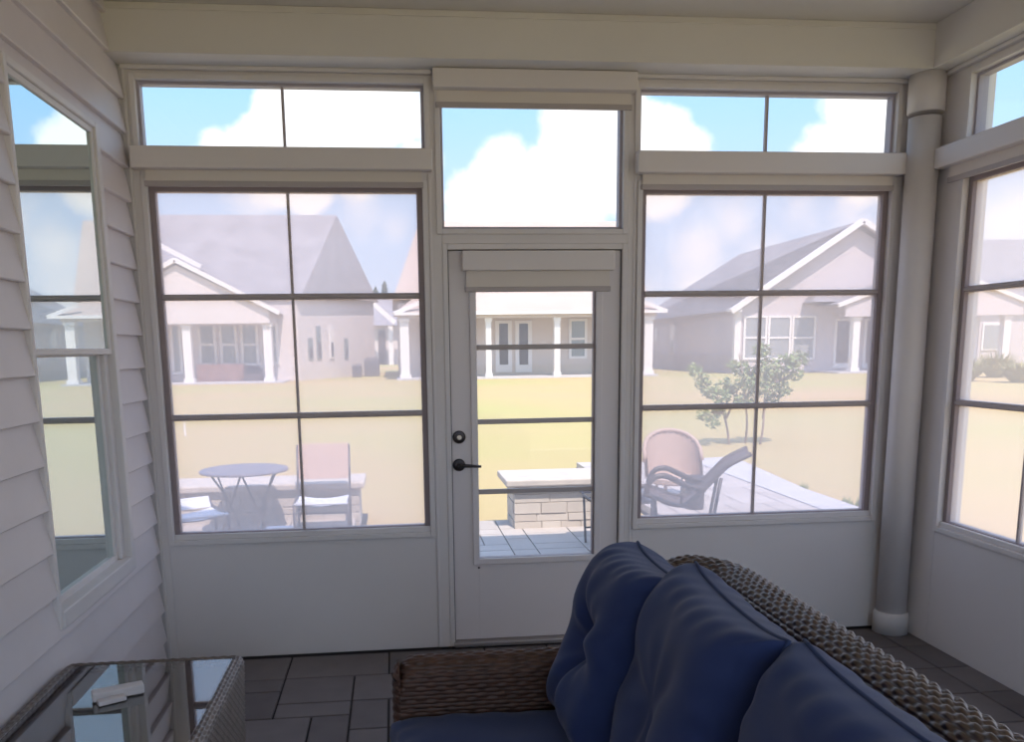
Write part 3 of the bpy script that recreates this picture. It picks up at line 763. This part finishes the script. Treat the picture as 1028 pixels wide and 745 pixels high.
for k, st in enumerate(stems):
    pts = [PT3(x, y_, .15*math.sin(k*2+i)) for i, (x, y_) in enumerate(st)]
    if st[0][1] > 444: pts[0].z = GZ
    bk.tube(smooth_path(pts, 3), [.022-.014*i/(3*(len(pts)-1)) for i in range(3*(len(pts)-1)+1)], 6)
bk.build('trunk', M['bark'], TR, smooth=True)
for (x, y_, r, n_) in [(697, 371, 7, 50), (705, 383, 9, 75), (714, 393, 9, 80), (724, 398, 9, 80), (733, 392, 8, 60), (722, 412, 8, 60), (706, 416, 7, 40), (716, 424, 7, 40), (736, 366, 6, 30), (744, 370, 9, 70), (748, 385, 10, 90), (752, 400, 10, 80),
                      (765, 352, 8, 60), (770, 370, 12, 130), (765, 388, 12, 130), (778, 380, 12, 130), (785, 392, 9, 80), (790, 364, 10, 90), (802, 360, 9, 80), (798, 374, 9, 80), (776, 402, 8, 60), (756, 376, 8, 60), (742, 404, 8, 50), (729, 384, 6, 25)]:
    c = PT3(x, y_, rnd.uniform(-.25, .25)); s_ = 14/850*r
    leaves(fm, c, s_*1.05, s_*1.3, s_*.95, int(n_*1.5), .05, rnd)
fm.build('foliage', M['leaf'], TR)
# weeds at the patio edge
for (x, y_, lab) in [(803, 488, 'tiny weed at the patio edge, farthest from the column'), (838, 503, 'tiny low weed at the patio edge beside a darker one'), (846, 505, 'tiny dark weed on the patio edge nearest the corner plant'), (861, 508, 'taller thin weed by the patio corner at the right window edge')]:
    p = onZ(x, y_, 0); p.x = max(p.x, 4.56)+.04; h = .24 if x == 861 else .15
    mb = MB(); r2 = random.Random(x)
    for k in range(26):
        a = r2.uniform(0, 6.28); t = r2.uniform(.01, .05); b = Vector((p.x+math.cos(a)*.02, p.y+math.sin(a)*.02, GZ)); e = b+Vector((math.cos(a)*t, math.sin(a)*t, h*r2.uniform(.5, 1.1)))
        mb.add([b+Vector((-.006, 0, 0)), b+Vector((.006, 0, 0)), (b+e)/2+Vector((.008, 0, .01)), e, (b+e)/2+Vector((-.008, 0, .01))], [(0, 1, 2, 3, 4)])
    o = mb.build('weed', M['leaf']); o['label'] = lab; o['category'] = 'plant'
p = onZ(186, 438, GZ)
o = MB().lathe((p.x, p.y, GZ-.0), [(.02, 0), (.02, .30), (.032, .31), (.032, .34)], 12).build('lawn_stake', M['htrim']); o['label'] = 'thin white stake standing in the lawn at the left edge of the left window'; o['category'] = 'stake'

# ------------------------------------------------------------------ houses
def frame_window(parent, px0, px1, py0, py1, Y, glass, split=True, fw_=.15, name='window'):
    a = onY(px0, py0, Y); b = onY(px1, py1, Y)
    mb = MB(); x0, x1, z1, z0 = a.x, b.x, a.z, b.z
    for q in ((x0, x0+fw_, z0, z1), (x1-fw_, x1, z0, z1), (x0+fw_, x1-fw_, z0, z0+fw_), (x0+fw_, x1-fw_, z1-fw_, z1)): mb.box(q[0], q[1], Y-.10, Y, q[2], q[3])
    if split: mb.box(x0+fw_, x1-fw_, Y-.10, Y, (z0+z1)/2-fw_*.45, (z0+z1)/2+fw_*.45)
    o = mb.build(name, M['htrim'], parent)
    g = MB().box(x0+.04, x1-.04, Y-.05, Y-.01, z0+.04, z1-.04).build('pane', glass, o); g.location = (0, 0, 0)
def column(parent, px, pyt, Y, w, zt=None):
    a = onY(px, pyt, Y); zt = zt if zt is not None else a.z; mb = MB()
    mb.box(a.x-w/2, a.x+w/2, Y-w/2, Y+w/2, GZ, zt); mb.box(a.x-w*.65, a.x+w*.65, Y-w*.65, Y+w*.65, GZ, GZ+.3); mb.box(a.x-w*.62, a.x+w*.62, Y-w*.62, Y+w*.62, zt-.18, zt)
    mb.build('porch_column', M['htrim'], parent)
def rake(parent, pts, w=.22, d=.35, name='roof_trim'):
    mb = MB()
    for a, b in zip(pts[:-1], pts[1:]): mb.bar(a, b, d, w)
    mb.build(name, M['htrim'], parent)

# house seen through the left window
H1 = thing('house', (-9, 48, GZ), 'grey roofed neighbouring house with a gabled porch behind the left window', 'building')
Yp, Yw = 42.3, 45.0
cor = onZ(302, 384, GZ); cor = Vector((cor.x, Yw, GZ)); cor.x = onY(302, 384, Yw).x
rear = onY(377, 370, 54.0); zE = 4.7
lx = -24.0
MB().poly([(lx, Yw, GZ), (cor.x, Yw, GZ), (rear.x, 54, GZ), (rear.x-4, 62, GZ), (lx, 62, GZ)], (0, 0, zE-GZ)).build('wall', M['h1'], H1)
rd = onY(338, 216, 51.5)
e = .35
R0 = [(lx-.5, Yw-e, zE), (cor.x+e, Yw-e, zE), (rear.x+e, 54, zE), (rear.x-4, 62.4, zE), (lx-.5, 62.4, zE)]
r1 = (rd.x, 51.5, rd.z); r2 = (lx+4, 51.5, rd.z)
MB().add(R0+[r1, r2], [(0, 1, 5, 6), (1, 2, 5), (2, 3, 5), (3, 4, 6, 5), (4, 0, 6), (4, 3, 2, 1, 0)]).build('roof', M['roof1'], H1)
# porch
pa = onY(150, 325, Yp); pb = onY(278, 313, Yp); pk = onY(178, 262, Yp); ez = pb.z-.05
half = pb.x-pk.x; lxp = pk.x-half
MB().add([(lxp, Yp-.3, ez), (pb.x, Yp-.3, ez), (pk.x, Yp-.3, pk.z), (lxp, Yw+2, ez), (pb.x, Yw+2, ez), (pk.x, Yw+2, pk.z)], [(0, 1, 2), (3, 5, 4), (1, 4, 5, 2), (0, 2, 5, 3), (0, 3, 4, 1)]).build('porch_roof', M['roof1'], H1)
fz = onY(230, 325, Yp).z
MB().poly([(lxp+.3, Yp-.42, fz), (pb.x-.35, Yp-.42, fz), (pb.x-.35, Yp-.42, ez+.15), (pk.x, Yp-.42, pk.z-.25), (lxp+.3, Yp-.42, ez+.15)], (0, .2, 0)).build('gable_front', M['h1'], H1)
MB().box(lxp+.3, pb.x-.4, Yp-.4, Yw, fz-.02, ez).build('porch_beam', M['h1'], H1)
rake(H1, [(lxp, Yp-.5, ez), (pk.x, Yp-.5, pk.z), (pb.x+.2, Yp-.5, ez-.05)])
g2 = [onY(147, 240, Yw-.6), onY(195, 265, Yw-.6)]
rake(H1, [(p.x, Yw+1.2, p.z) for p in g2], w=.25)
for px in (187, 268): column(H1, px, 325, Yp, .42, fz)
for a, b in ((198, 219), (219.5, 240), (240.5, 261)): frame_window(H1, a, b, 325, 367, Yw, M['hglass'])
frame_window(H1, 271, 281, 325, 366, Yw, M['hglass'])
frame_window(H1, 170, 185, 325, 376, Yw, M['hglass'], split=False)
a = onY(198, 366, Yw-1.0); b = onY(247, 384, Yw-1.0); MB().box(a.x, b.x, Yw-1.2, Yw-.9, GZ, a.z).build('low_wall', M['brick'], H1)
a = onY(246, 368, Yw-1.0); b = onY(264, 384, Yw-1.0)
o = MB().box(a.x, b.x, Yw-1.5, Yw-.9, GZ, a.z-.1).box(a.x+.1, b.x-.1, Yw-1.4, Yw-1.0, a.z-.1, a.z).build('grill', M['grill'], bevel=.04); o['label'] = 'dark covered grill beside the low brick wall on the left house porch'; o['category'] = 'grill'
MB().box(lxp-.2, pb.x+.2, Yp-.5, Yw, GZ-.02, GZ+.08).build('porch_floor', M['concrete'], H1)
# narrow windows along the side wall
for t in (.10, .20, .36, .55):
    p = cor.lerp(Vector((rear.x, 54, GZ)), t); q = cor.lerp(Vector((rear.x, 54, GZ)), t+.05); n_ = Vector((q.y-p.y, -(q.x-p.x), 0)).normalized()*.06
    zt, zb = (2.3, 1.1) if t in (.10, .55) else (3.0, 1.1)
    fr_ = MB().poly([p+n_+Vector((0, 0, zb-GZ)), q+n_+Vector((0, 0, zb-GZ)), q+n_+Vector((0, 0, zt-GZ)), p+n_+Vector((0, 0, zt-GZ))], -n_*.9).build('window', M['htrim'] if t == .36 else M['hscreen'], H1)
    p2 = p.lerp(q, .2); q2 = p.lerp(q, .8)
    g = MB().poly([p2+n_*1.2+Vector((0, 0, zb-GZ+.1)), q2+n_*1.2+Vector((0, 0, zb-GZ+.1)), q2+n_*1.2+Vector((0, 0, (zt+zb)/2-GZ)), p2+n_*1.2+Vector((0, 0, (zt+zb)/2-GZ))], -n_*.5).build('pane', M['hglassd'], fr_); g.location = (0, 0, 0)
def condenser(px0, px1, py, h, Y, label):
    a = onY(px0, py, Y); b = onY(px1, py, Y)
    t = thing('air_conditioner', ((a.x+b.x)/2, Y, GZ), label, 'air conditioner', None)
    wd = b.x-a.x
    MB().box(a.x, b.x, Y-wd/2, Y+wd/2, GZ, GZ+h).build('cabinet', M['ac'], t, bevel=.05)
    mb = MB()
    for k in range(7): mb.box(a.x-.02, b.x+.02, Y-wd/2-.02, Y+wd/2, GZ+.15+k*h*.11, GZ+.19+k*h*.11)
    mb.build('grille', M['grill'], t)
    MB().lathe(((a.x+b.x)/2, Y, GZ+h), [(wd*.4, 0), (wd*.4, .05)], 20).build('fan_guard', M['grill'], t)
condenser(366, 381, 372, 1.15, 51.0, 'larger grey air conditioner at the rear corner of the left house')
condenser(354, 363, 374, .75, 49.5, 'smaller grey air conditioner against the side wall of the left house')

# middle house
H2 = thing('house', (8, 50, GZ), 'pale cream neighbouring house with a wide columned porch behind the door', 'building')
Yp, Yw = 43.0, 45.8
xa, xb = onY(404, 380, Yp).x, onY(653, 378, Yp).x
MB().box(xa-.1, xb+.1, Yw, 60, GZ, 4.2).build('wall', M['h2'], H2)
rz_ = onY(520, 222, 52).z; e0 = onY(520, 300, Yw).z
ra, rb = onY(421, 215, 52).x, onY(640, 222, 52).x
R0 = [(xa-.4, Yw-.4, e0), (xb+.4, Yw-.4, e0), (xb+.4, 60.4, e0), (xa-.4, 60.4, e0)]
MB().add(R0+[(ra, 52, rz_), (rb, 52, rz_)], [(0, 1, 5, 4), (1, 2, 5), (2, 3, 4, 5), (3, 0, 4), (3, 2, 1, 0)]).build('roof', M['roof2'], H2)
pz = onY(520, 314, Yp).z; sz = onY(520, 319, Yp).z
# porch: shallow hip roof
z_in = e0+.9
q0 = onY(395, 312, Yp).x; q1 = onY(667, 312, Yp).x
MB().add([(q0, Yp-.5, pz), (q1, Yp-.5, pz), (q1, Yw+1.2, pz), (q0, Yw+1.2, pz), (q0+2.2, Yw+1.2, z_in), (q1-2.2, Yw+1.2, z_in)], [(0, 1, 5, 4), (1, 2, 5), (3, 0, 4), (2, 3, 4, 5), (3, 2, 1, 0)]).build('porch_roof', M['roof2'], H2)
MB().box(xa-.2, xb+.2, Yp-.25, Yp+.2, sz, pz).build('porch_beam', M['h2'], H2)
rake(H2, [(q0, Yp-.55, pz-.02), (q0+1.45, Yp-.1, pz+.6)], w=.2, d=.2); rake(H2, [(q1, Yp-.55, pz-.02), (q1-1.45, Yp-.1, pz+.6)], w=.2, d=.2)
rake(H2, [(q0, Yp-.55, pz-.02), (q1, Yp-.55, pz-.02)], w=.16, d=.1)
for px, w_ in ((405.5, .48), (490, .30), (559, .32), (650.5, .48)): column(H2, px, 320, Yp, w_, sz)
MB().box(xa-.3, xb+.3, Yp-.5, Yw, GZ-.02, GZ+.10).build('porch_floor', M['concrete'], H2)
for a, b in ((497, 514), (517, 534)):
    A = onY(a, 322, Yw); B = onY(b, 372, Yw)
    dd = MB().box(A.x, B.x, Yw-.08, Yw, B.z-.1, A.z).build('french_door', M['htrim'], H2)
    A = onY(a+4, 325, Yw); B = onY(b-4, 366, Yw)
    g = MB().box(A.x, B.x, Yw-.1, Yw-.02, B.z, A.z).build('pane', M['hglassd'], dd); g.location = (0, 0, 0)
frame_window(H2, 571, 589, 320, 360, Yw, M['hglass'])

# right house
H3 = thing('house', (26, 50, GZ), 'large grey house with a tall white trimmed gable behind the right window', 'building')
Yw = 44.0; Yr = 62.0
xl = onY(737, 378, Yw).x; pk = onY(864, 222, Yw-.3); xr = 2*pk.x-xl+1.0; ez = onY(737, 307, Yw).z
MB().poly([(xl, Yw, GZ), (xr, Yw, GZ), (xr, Yw, ez), (pk.x, Yw, pk.z-.35), (xl, Yw, ez)], (0, Yr-Yw, 0)).build('wall', M['h3'], H3)
e = .45; yb = Yr+2.0
dz = (pk.z-ez)/(pk.x-xl)*e
yrg = 61.0
MB().add([(xl-e, Yw-e, ez-dz), (pk.x, Yw-e, pk.z), (xr+e, Yw-e, ez-dz), (xl-e, yb, ez-dz), (pk.x, yrg, pk.z), (xr+e, yb, ez-dz)], [(0, 1, 4, 3), (1, 2, 5, 4), (3, 4, 5), (0, 3, 5, 2, 1)]).build('roof', M['roof3'], H3)
rake(H3, [(xl-e-.1, Yw-e-.1, ez-dz-.05), (pk.x, Yw-e-.1, pk.z-.02), (xr+e, Yw-e-.1, ez-dz-.05)], w=.3, d=.3)
MB().box(xl-.12, xl+.25, Yw-.15, Yw+.2, GZ, ez-.3).build('corner_board', M['htrim'], H3)
MB().box(xl-.12, xl, Yw+.3, Yr-.1, GZ, 1.0).build('stone_skirt', M['h3b'], H3)
MB().box(xl-.5, xl+.1, Yw-.6, Yw+.2, ez-.35, ez-.1).build('eave_return', M['htrim'], H3)
for a, b in ((746.5, 768.5), (771, 792.5), (795, 817)): frame_window(H3, a, b, 317, 361, Yw, M['hglass'], fw_=.13)
# side wall windows
for yy in (54.5, 58.5):
    mb = MB().box(xl-.18, xl, yy, yy+.9 if yy < 55 else yy+.5, 1.0, 3.0 if yy < 55 else 2.9); ww = mb.build('window', M['htrim'], H3)
    g = MB().box(xl-.2, xl-.1, yy+.1, yy+.8 if yy < 55 else yy+.4, 1.05, 1.9).build('pane', M['hglassd'], ww); g.location = (0, 0, 0)
# porch bay on the right
Yp = 41.5
ax = onY(846, 305, Yp).x; bx_ = onY(1024, 300, Yp).x; zt = onY(860, 305, Yp).z; zz = onY(860, 318, Yp).z; mid = (ax+bx_)/2
MB().add([(ax-.3, Yp-.3, zt), (bx_+.3, Yp-.3, zt), (mid, Yp-.3, zt+2.0), (ax-.3, Yw+.5, zt), (bx_+.3, Yw+.5, zt), (mid, Yw+.5, zt+2.0)], [(0, 1, 2), (3, 5, 4), (1, 4, 5, 2), (0, 2, 5, 3), (0, 3, 4, 1)]).build('porch_roof', M['roof3'], H3)
MB().poly([(ax, Yp-.38, zz), (bx_, Yp-.38, zz), (bx_, Yp-.38, zt), (mid, Yp-.38, zt+1.8), (ax, Yp-.38, zt)], (0, .15, 0)).build('gable_front', M['h3'], H3)
rake(H3, [(ax-.5, Yp-.45, zt-.1), (mid, Yp-.45, zt+1.95), (bx_+.5, Yp-.45, zt-.1)], w=.22, d=.2)
for px in (859, 946, 1010): column(H3, px, 318, Yp, .40, zz)
MB().box(ax-.3, bx_+.3, Yp-.5, Yw, GZ-.02, GZ+.10).build('porch_floor', M['concrete'], H3)
for a, b in ((838, 853), (868, 880), (962, 978)):
    A = onY(a, 320, Yw); B = onY(b, 366, Yw)
    dd = MB().box(A.x, B.x, Yw-.08, Yw, B.z-.2, A.z).build('porch_door', M['htrim'], H3)
    g = MB().box(A.x+.16, B.x-.16, Yw-.1, Yw-.02, B.z+.1, A.z-.15).build('pane', M['hglassd'], dd); g.location = (0, 0, 0)
# little entry roof between the gable wall and the porch
a = onY(818, 303, 42.5); b = onY(850, 303, 42.5); c_ = onY(836, 293, 43.8)
MB().add([(a.x, 42.5, a.z), (b.x, 42.5, a.z), (b.x, Yw, a.z+.6), (a.x+.6, Yw, a.z+.6), (a.x, Yw, a.z), (b.x, Yw, a.z)], [(0, 1, 2, 3), (0, 3, 4), (1, 5, 2), (0, 4, 5, 1), (2, 5, 4, 3)]).build('entry_roof', M['roof3'], H3)

# house farther right
H4 = thing('house', (44, 60, GZ), 'grey hip roofed house far right behind the side window', 'building')
a = onY(948, 250, 60); b = onY(1075, 238, 60)
MB().box(36, 62, 56, 72, GZ, 4.0).build('wall', M['h3'], H4)
MB().add([(35.4, 55.4, 4.0), (62.6, 55.4, 4.0), (62.6, 72.6, 4.0), (35.4, 72.6, 4.0), (41, 64, a.z+1.2), (57, 64, a.z+1.2)], [(0, 1, 5, 4), (1, 2, 5), (2, 3, 4, 5), (3, 0, 4), (3, 2, 1, 0)]).build('roof', M['roof3'], H4)
for x in (40, 44, 49, 54):
    fr_ = MB().box(x, x+1.5, 55.9, 56, .9, 2.9).build('window', M['htrim'], H4)
    g = MB().box(x+.15, x+1.35, 55.85, 55.95, 1.05, 2.75).build('pane', M['hglass'], fr_); g.location = (0, 0, 0)
# far house between left and middle ones
H5 = thing('house', (-1, 92, GZ), 'small distant house in the gap between the left and middle houses', 'building')
Yd = 92.0
X = lambda px: onY(px, 340, Yd).x
Z = lambda py: onY(390, py, Yd).z
MB().box(X(372), X(412), Yd, Yd+10, GZ, Z(325)).build('wall', M['h1'], H5)
MB().add([(X(366), Yd-1, Z(327)), (X(416), Yd-1, Z(327)), (X(416), Yd+11, Z(327)), (X(366), Yd+11, Z(327)), (X(374), Yd+5, Z(298)), (X(408), Yd+5, Z(298))], [(0, 1, 5, 4), (1, 2, 5), (2, 3, 4, 5), (3, 0, 4), (3, 2, 1, 0)]).build('roof', M['roof1'], H5)
rake(H5, [(X(372), Yd-3, Z(302)), (X(397), Yd-3, Z(325))], w=.5, d=.4)
fr_ = MB().box(X(380), X(387), Yd-.2, Yd, GZ, Z(332)).build('front_door', M['hglassd'], H5)
for px in (390, 399): MB().box(X(px), X(px)+.5, Yd-2, Yd-1.5, GZ, Z(328)).build('porch_column', M['htrim'], H5)
# distant conifers
def conifer(px, py, Y, label, seed):
    a = onY(px, py, Y); t = thing('conifer', (a.x, Y, GZ), label, 'tree'); rnd = random.Random(seed)
    MB().tube([(a.x, Y, GZ), (a.x, Y, a.z-1)], [.3, .1], 8).build('trunk', M['bark'], t)
    mb = MB(); h = a.z-GZ
    for k in range(700):
        f_ = rnd.random()**.7; z = GZ+h*(.15+.85*f_); r = (1-f_)*h*.16*rnd.uniform(.3, 1); an = rnd.uniform(0, 6.28)
        q = Vector((a.x+r*math.cos(an), Y+r*math.sin(an), z)); dr = Vector((math.cos(an), math.sin(an), -.5)).normalized()*.6; sd_ = Vector((-math.sin(an), math.cos(an), 0))*.22
        mb.add([q-sd_, q+dr, q+sd_, q+Vector((0, 0, .35))], [(0, 1, 2, 3)])
    mb.build('foliage', M['leafd'], t)
conifer(386, 284, 120, 'taller dim conifer beyond the gap between the houses', 1)
conifer(377, 290, 110, 'shorter dim conifer beside the taller one beyond the gap', 2)
# ornamental grasses by the right porch
def tuft(px, py, Y, r, h, label, seed):
    a = onY(px, py, Y); rnd = random.Random(seed); mb = MB()
    for k in range(420):
        an = rnd.uniform(0, 6.28); rr_ = r*.35*rnd.random(); b = Vector((a.x+rr_*math.cos(an), Y+rr_*math.sin(an), GZ)); R_ = r*rnd.uniform(.5, 1.1)
        mid_ = b+Vector((math.cos(an)*R_*.45, math.sin(an)*R_*.45, h*.5*rnd.uniform(.4, 1))); e_ = b+Vector((math.cos(an)*R_, math.sin(an)*R_, h*rnd.uniform(.35, 1.0)*(1.15-R_/r*.5)))
        s_ = Vector((-math.sin(an), math.cos(an), 0))*.03
        mb.add([b-s_, b+s_, mid_+s_, e_, mid_-s_], [(0, 1, 2, 3, 4)])
    o = mb.build('ornamental_grass', M['straw']); o['label'] = label; o['category'] = 'plant'
tuft(968, 385, 30, .9, 1.35, 'rounded ornamental grass clump seen low in the side window beside the column', 1)
tuft(998, 385, 33, .9, 1.6, 'wide ornamental grass clump in front of the right house porch columns', 2)
tuft(1022, 388, 28, .8, 1.2, 'ornamental grass clump at the right edge of the picture', 3)

# ------------------------------------------------------------------ sun and sky
sun = bpy.data.lights.new('sun', 'SUN'); so = bpy.data.objects.new('sun', sun); C.objects.link(so)
sun.energy = 4.3; sun.angle = .009; sun.color = (1, .91, .80)
el, az = math.radians(58), math.radians(14)
dirn = Vector((math.sin(az)*math.cos(el), -math.cos(az)*math.cos(el), math.sin(el)))
so.rotation_euler = dirn.to_track_quat('Z', 'Y').to_euler(); so.location = (0, -5, 30)

wd = bpy.data.worlds.new('sky'); sc.world = wd; wd.use_nodes = True
nt = wd.node_tree; nt.nodes.clear(); N = nt.nodes.new; Lk = nt.links.new
out = N('ShaderNodeOutputWorld'); bg = N('ShaderNodeBackground'); tc = N('ShaderNodeTexCoord')
def math_(op, a, b=None, c=None):
    n = N('ShaderNodeMath'); n.operation = op
    for i, x in enumerate((a, b, c)):
        if x is None: continue
        if isinstance(x, (int, float)): n.inputs[i].default_value = x
        else: Lk(x, n.inputs[i])
    return n.outputs[0]
Dv = tc.outputs['Generated']
def cloudmask(blobs, sharp, amp, scale):
    n = N('ShaderNodeTexNoise'); n.inputs['Scale'].default_value = scale; n.inputs['Detail'].default_value = 9; n.inputs['Roughness'].default_value = .58
    Lk(Dv, n.inputs['Vector']); nz = math_('MULTIPLY', math_('SUBTRACT', n.outputs['Fac'], .5), amp)
    cur = None
    for (px, py, r) in blobs:
        d_ = ray(px, py).normalized()
        v = N('ShaderNodeVectorMath'); v.operation = 'DISTANCE'; Lk(Dv, v.inputs[0]); v.inputs[1].default_value = d_
        q = math_('SUBTRACT', r/900, v.outputs['Value'])
        cur = q if cur is None else math_('MAXIMUM', cur, q)
    s = math_('ADD', cur, nz)
    mr = N('ShaderNodeMapRange'); mr.interpolation_type = 'SMOOTHSTEP'; mr.inputs['From Min'].default_value = 0; mr.inputs['From Max'].default_value = sharp
    Lk(s, mr.inputs['Value']); return mr.outputs['Result'], n.outputs['Fac']
big = [(190, 160, 22), (215, 150, 26), (245, 148, 28), (262, 150, 36), (300, 115, 48), (345, 105, 60), (392, 112, 42), (412, 160, 26), (300, 170, 45), (360, 165, 36),
       (458, 238, 24), (480, 200, 26), (510, 195, 42), (512, 158, 30), (545, 175, 40), (590, 150, 62), (600, 110, 48), (575, 122, 26), (640, 170, 60), (665, 150, 34), (695, 158, 26), (560, 215, 60),
       (850, 110, 34), (880, 110, 50), (830, 145, 34), (805, 152, 22), (870, 160, 50), (930, 130, 50)]
m1, nf = cloudmask(big, .018, .085, 9)
soft = [(260, 210, 28), (310, 215, 30), (360, 210, 36), (400, 230, 30), (700, 250, 50), (740, 225, 40), (690, 285, 40), (720, 210, 26), (800, 215, 30), (850, 215, 24), (860, 235, 30), (760, 250, 40), (960, 200, 40), (1000, 220, 60), (650, 290, 40)]
m2, _ = cloudmask(soft, .06, .14, 8)
# scattered clouds elsewhere
n3 = N('ShaderNodeTexNoise'); n3.inputs['Scale'].default_value = 2.6; n3.inputs['Detail'].default_value = 9; Lk(Dv, n3.inputs['Vector'])
mr = N('ShaderNodeMapRange'); mr.interpolation_type = 'SMOOTHSTEP'; mr.inputs['From Min'].default_value = .57; mr.inputs['From Max'].default_value = .66; Lk(n3.outputs['Fac'], mr.inputs['Value'])
sep = N('ShaderNodeSeparateXYZ'); Lk(Dv, sep.inputs[0])
# only where the view does not reach: behind and to the sides
bk_ = N('ShaderNodeMapRange'); bk_.inputs['From Min'].default_value = .80; bk_.inputs['From Max'].default_value = .70
Lk(sep.outputs['Y'], bk_.inputs['Value'])
m3 = math_('MULTIPLY', mr.outputs['Result'], bk_.outputs['Result'])
ramp = N('ShaderNodeValToRGB'); cr_ = ramp.color_ramp
cr_.elements[0].position = 0; cr_.elements[0].color = (.66, .74, .88, 1); cr_.elements[1].position = .55; cr_.elements[1].color = (.42, .60, .95, 1)
e_ = cr_.elements.new(.16); e_.color = (.52, .70, .98, 1); e_ = cr_.elements.new(.27); e_.color = (.38, .66, 1.0, 1)
Lk(sep.outputs['Z'], ramp.inputs['Fac'])
def mixc(a, b, f):
    mx = N('ShaderNodeMix'); mx.data_type = 'RGBA'
    for s_, x in (('A', a), ('B', b)):
        if isinstance(x, tuple): mx.inputs[s_].default_value = (*x, 1)
        else: Lk(x, mx.inputs[s_])
    if isinstance(f, (int, float)): mx.inputs['Factor'].default_value = f
    else: Lk(f, mx.inputs['Factor'])
    return mx.outputs['Result']
c1 = mixc(ramp.outputs['Color'], (.97, .96, 1.0), math_('MULTIPLY', m2, .95))
shade = N('ShaderNodeMapRange'); shade.inputs['From Min'].default_value = .30; shade.inputs['From Max'].default_value = .5; Lk(nf, shade.inputs['Value'])
cl = mixc((.88, .92, 1.0), (1.08, 1.06, 1.05), shade.outputs['Result'])
c2 = mixc(c1, cl, m1); c3 = mixc(c2, (1.05, 1.04, 1.04), m3)
Lk(c3, bg.inputs['Color']); 
sd_ = N('ShaderNodeVectorMath'); sd_.operation = 'DOT_PRODUCT'; Lk(Dv, sd_.inputs[0]); sd_.inputs[1].default_value = dirn
gl = N('ShaderNodeMapRange'); gl.inputs['From Min'].default_value = -.05; gl.inputs['From Max'].default_value = .95; gl.inputs['To Min'].default_value = 1; gl.inputs['To Max'].default_value = 1.7
Lk(sd_.outputs['Value'], gl.inputs['Value']); Lk(gl.outputs['Result'], bg.inputs['Strength'])
Lk(bg.outputs[0], out.inputs['Surface'])

sc.view_settings.view_transform = 'Standard'; sc.view_settings.look = 'None'; sc.view_settings.exposure = .52; sc.view_settings.gamma = 1
sc.view_settings.use_curve_mapping = False
sc.cycles.max_bounces = 10; sc.cycles.diffuse_bounces = 6; sc.cycles.transparent_max_bounces = 16
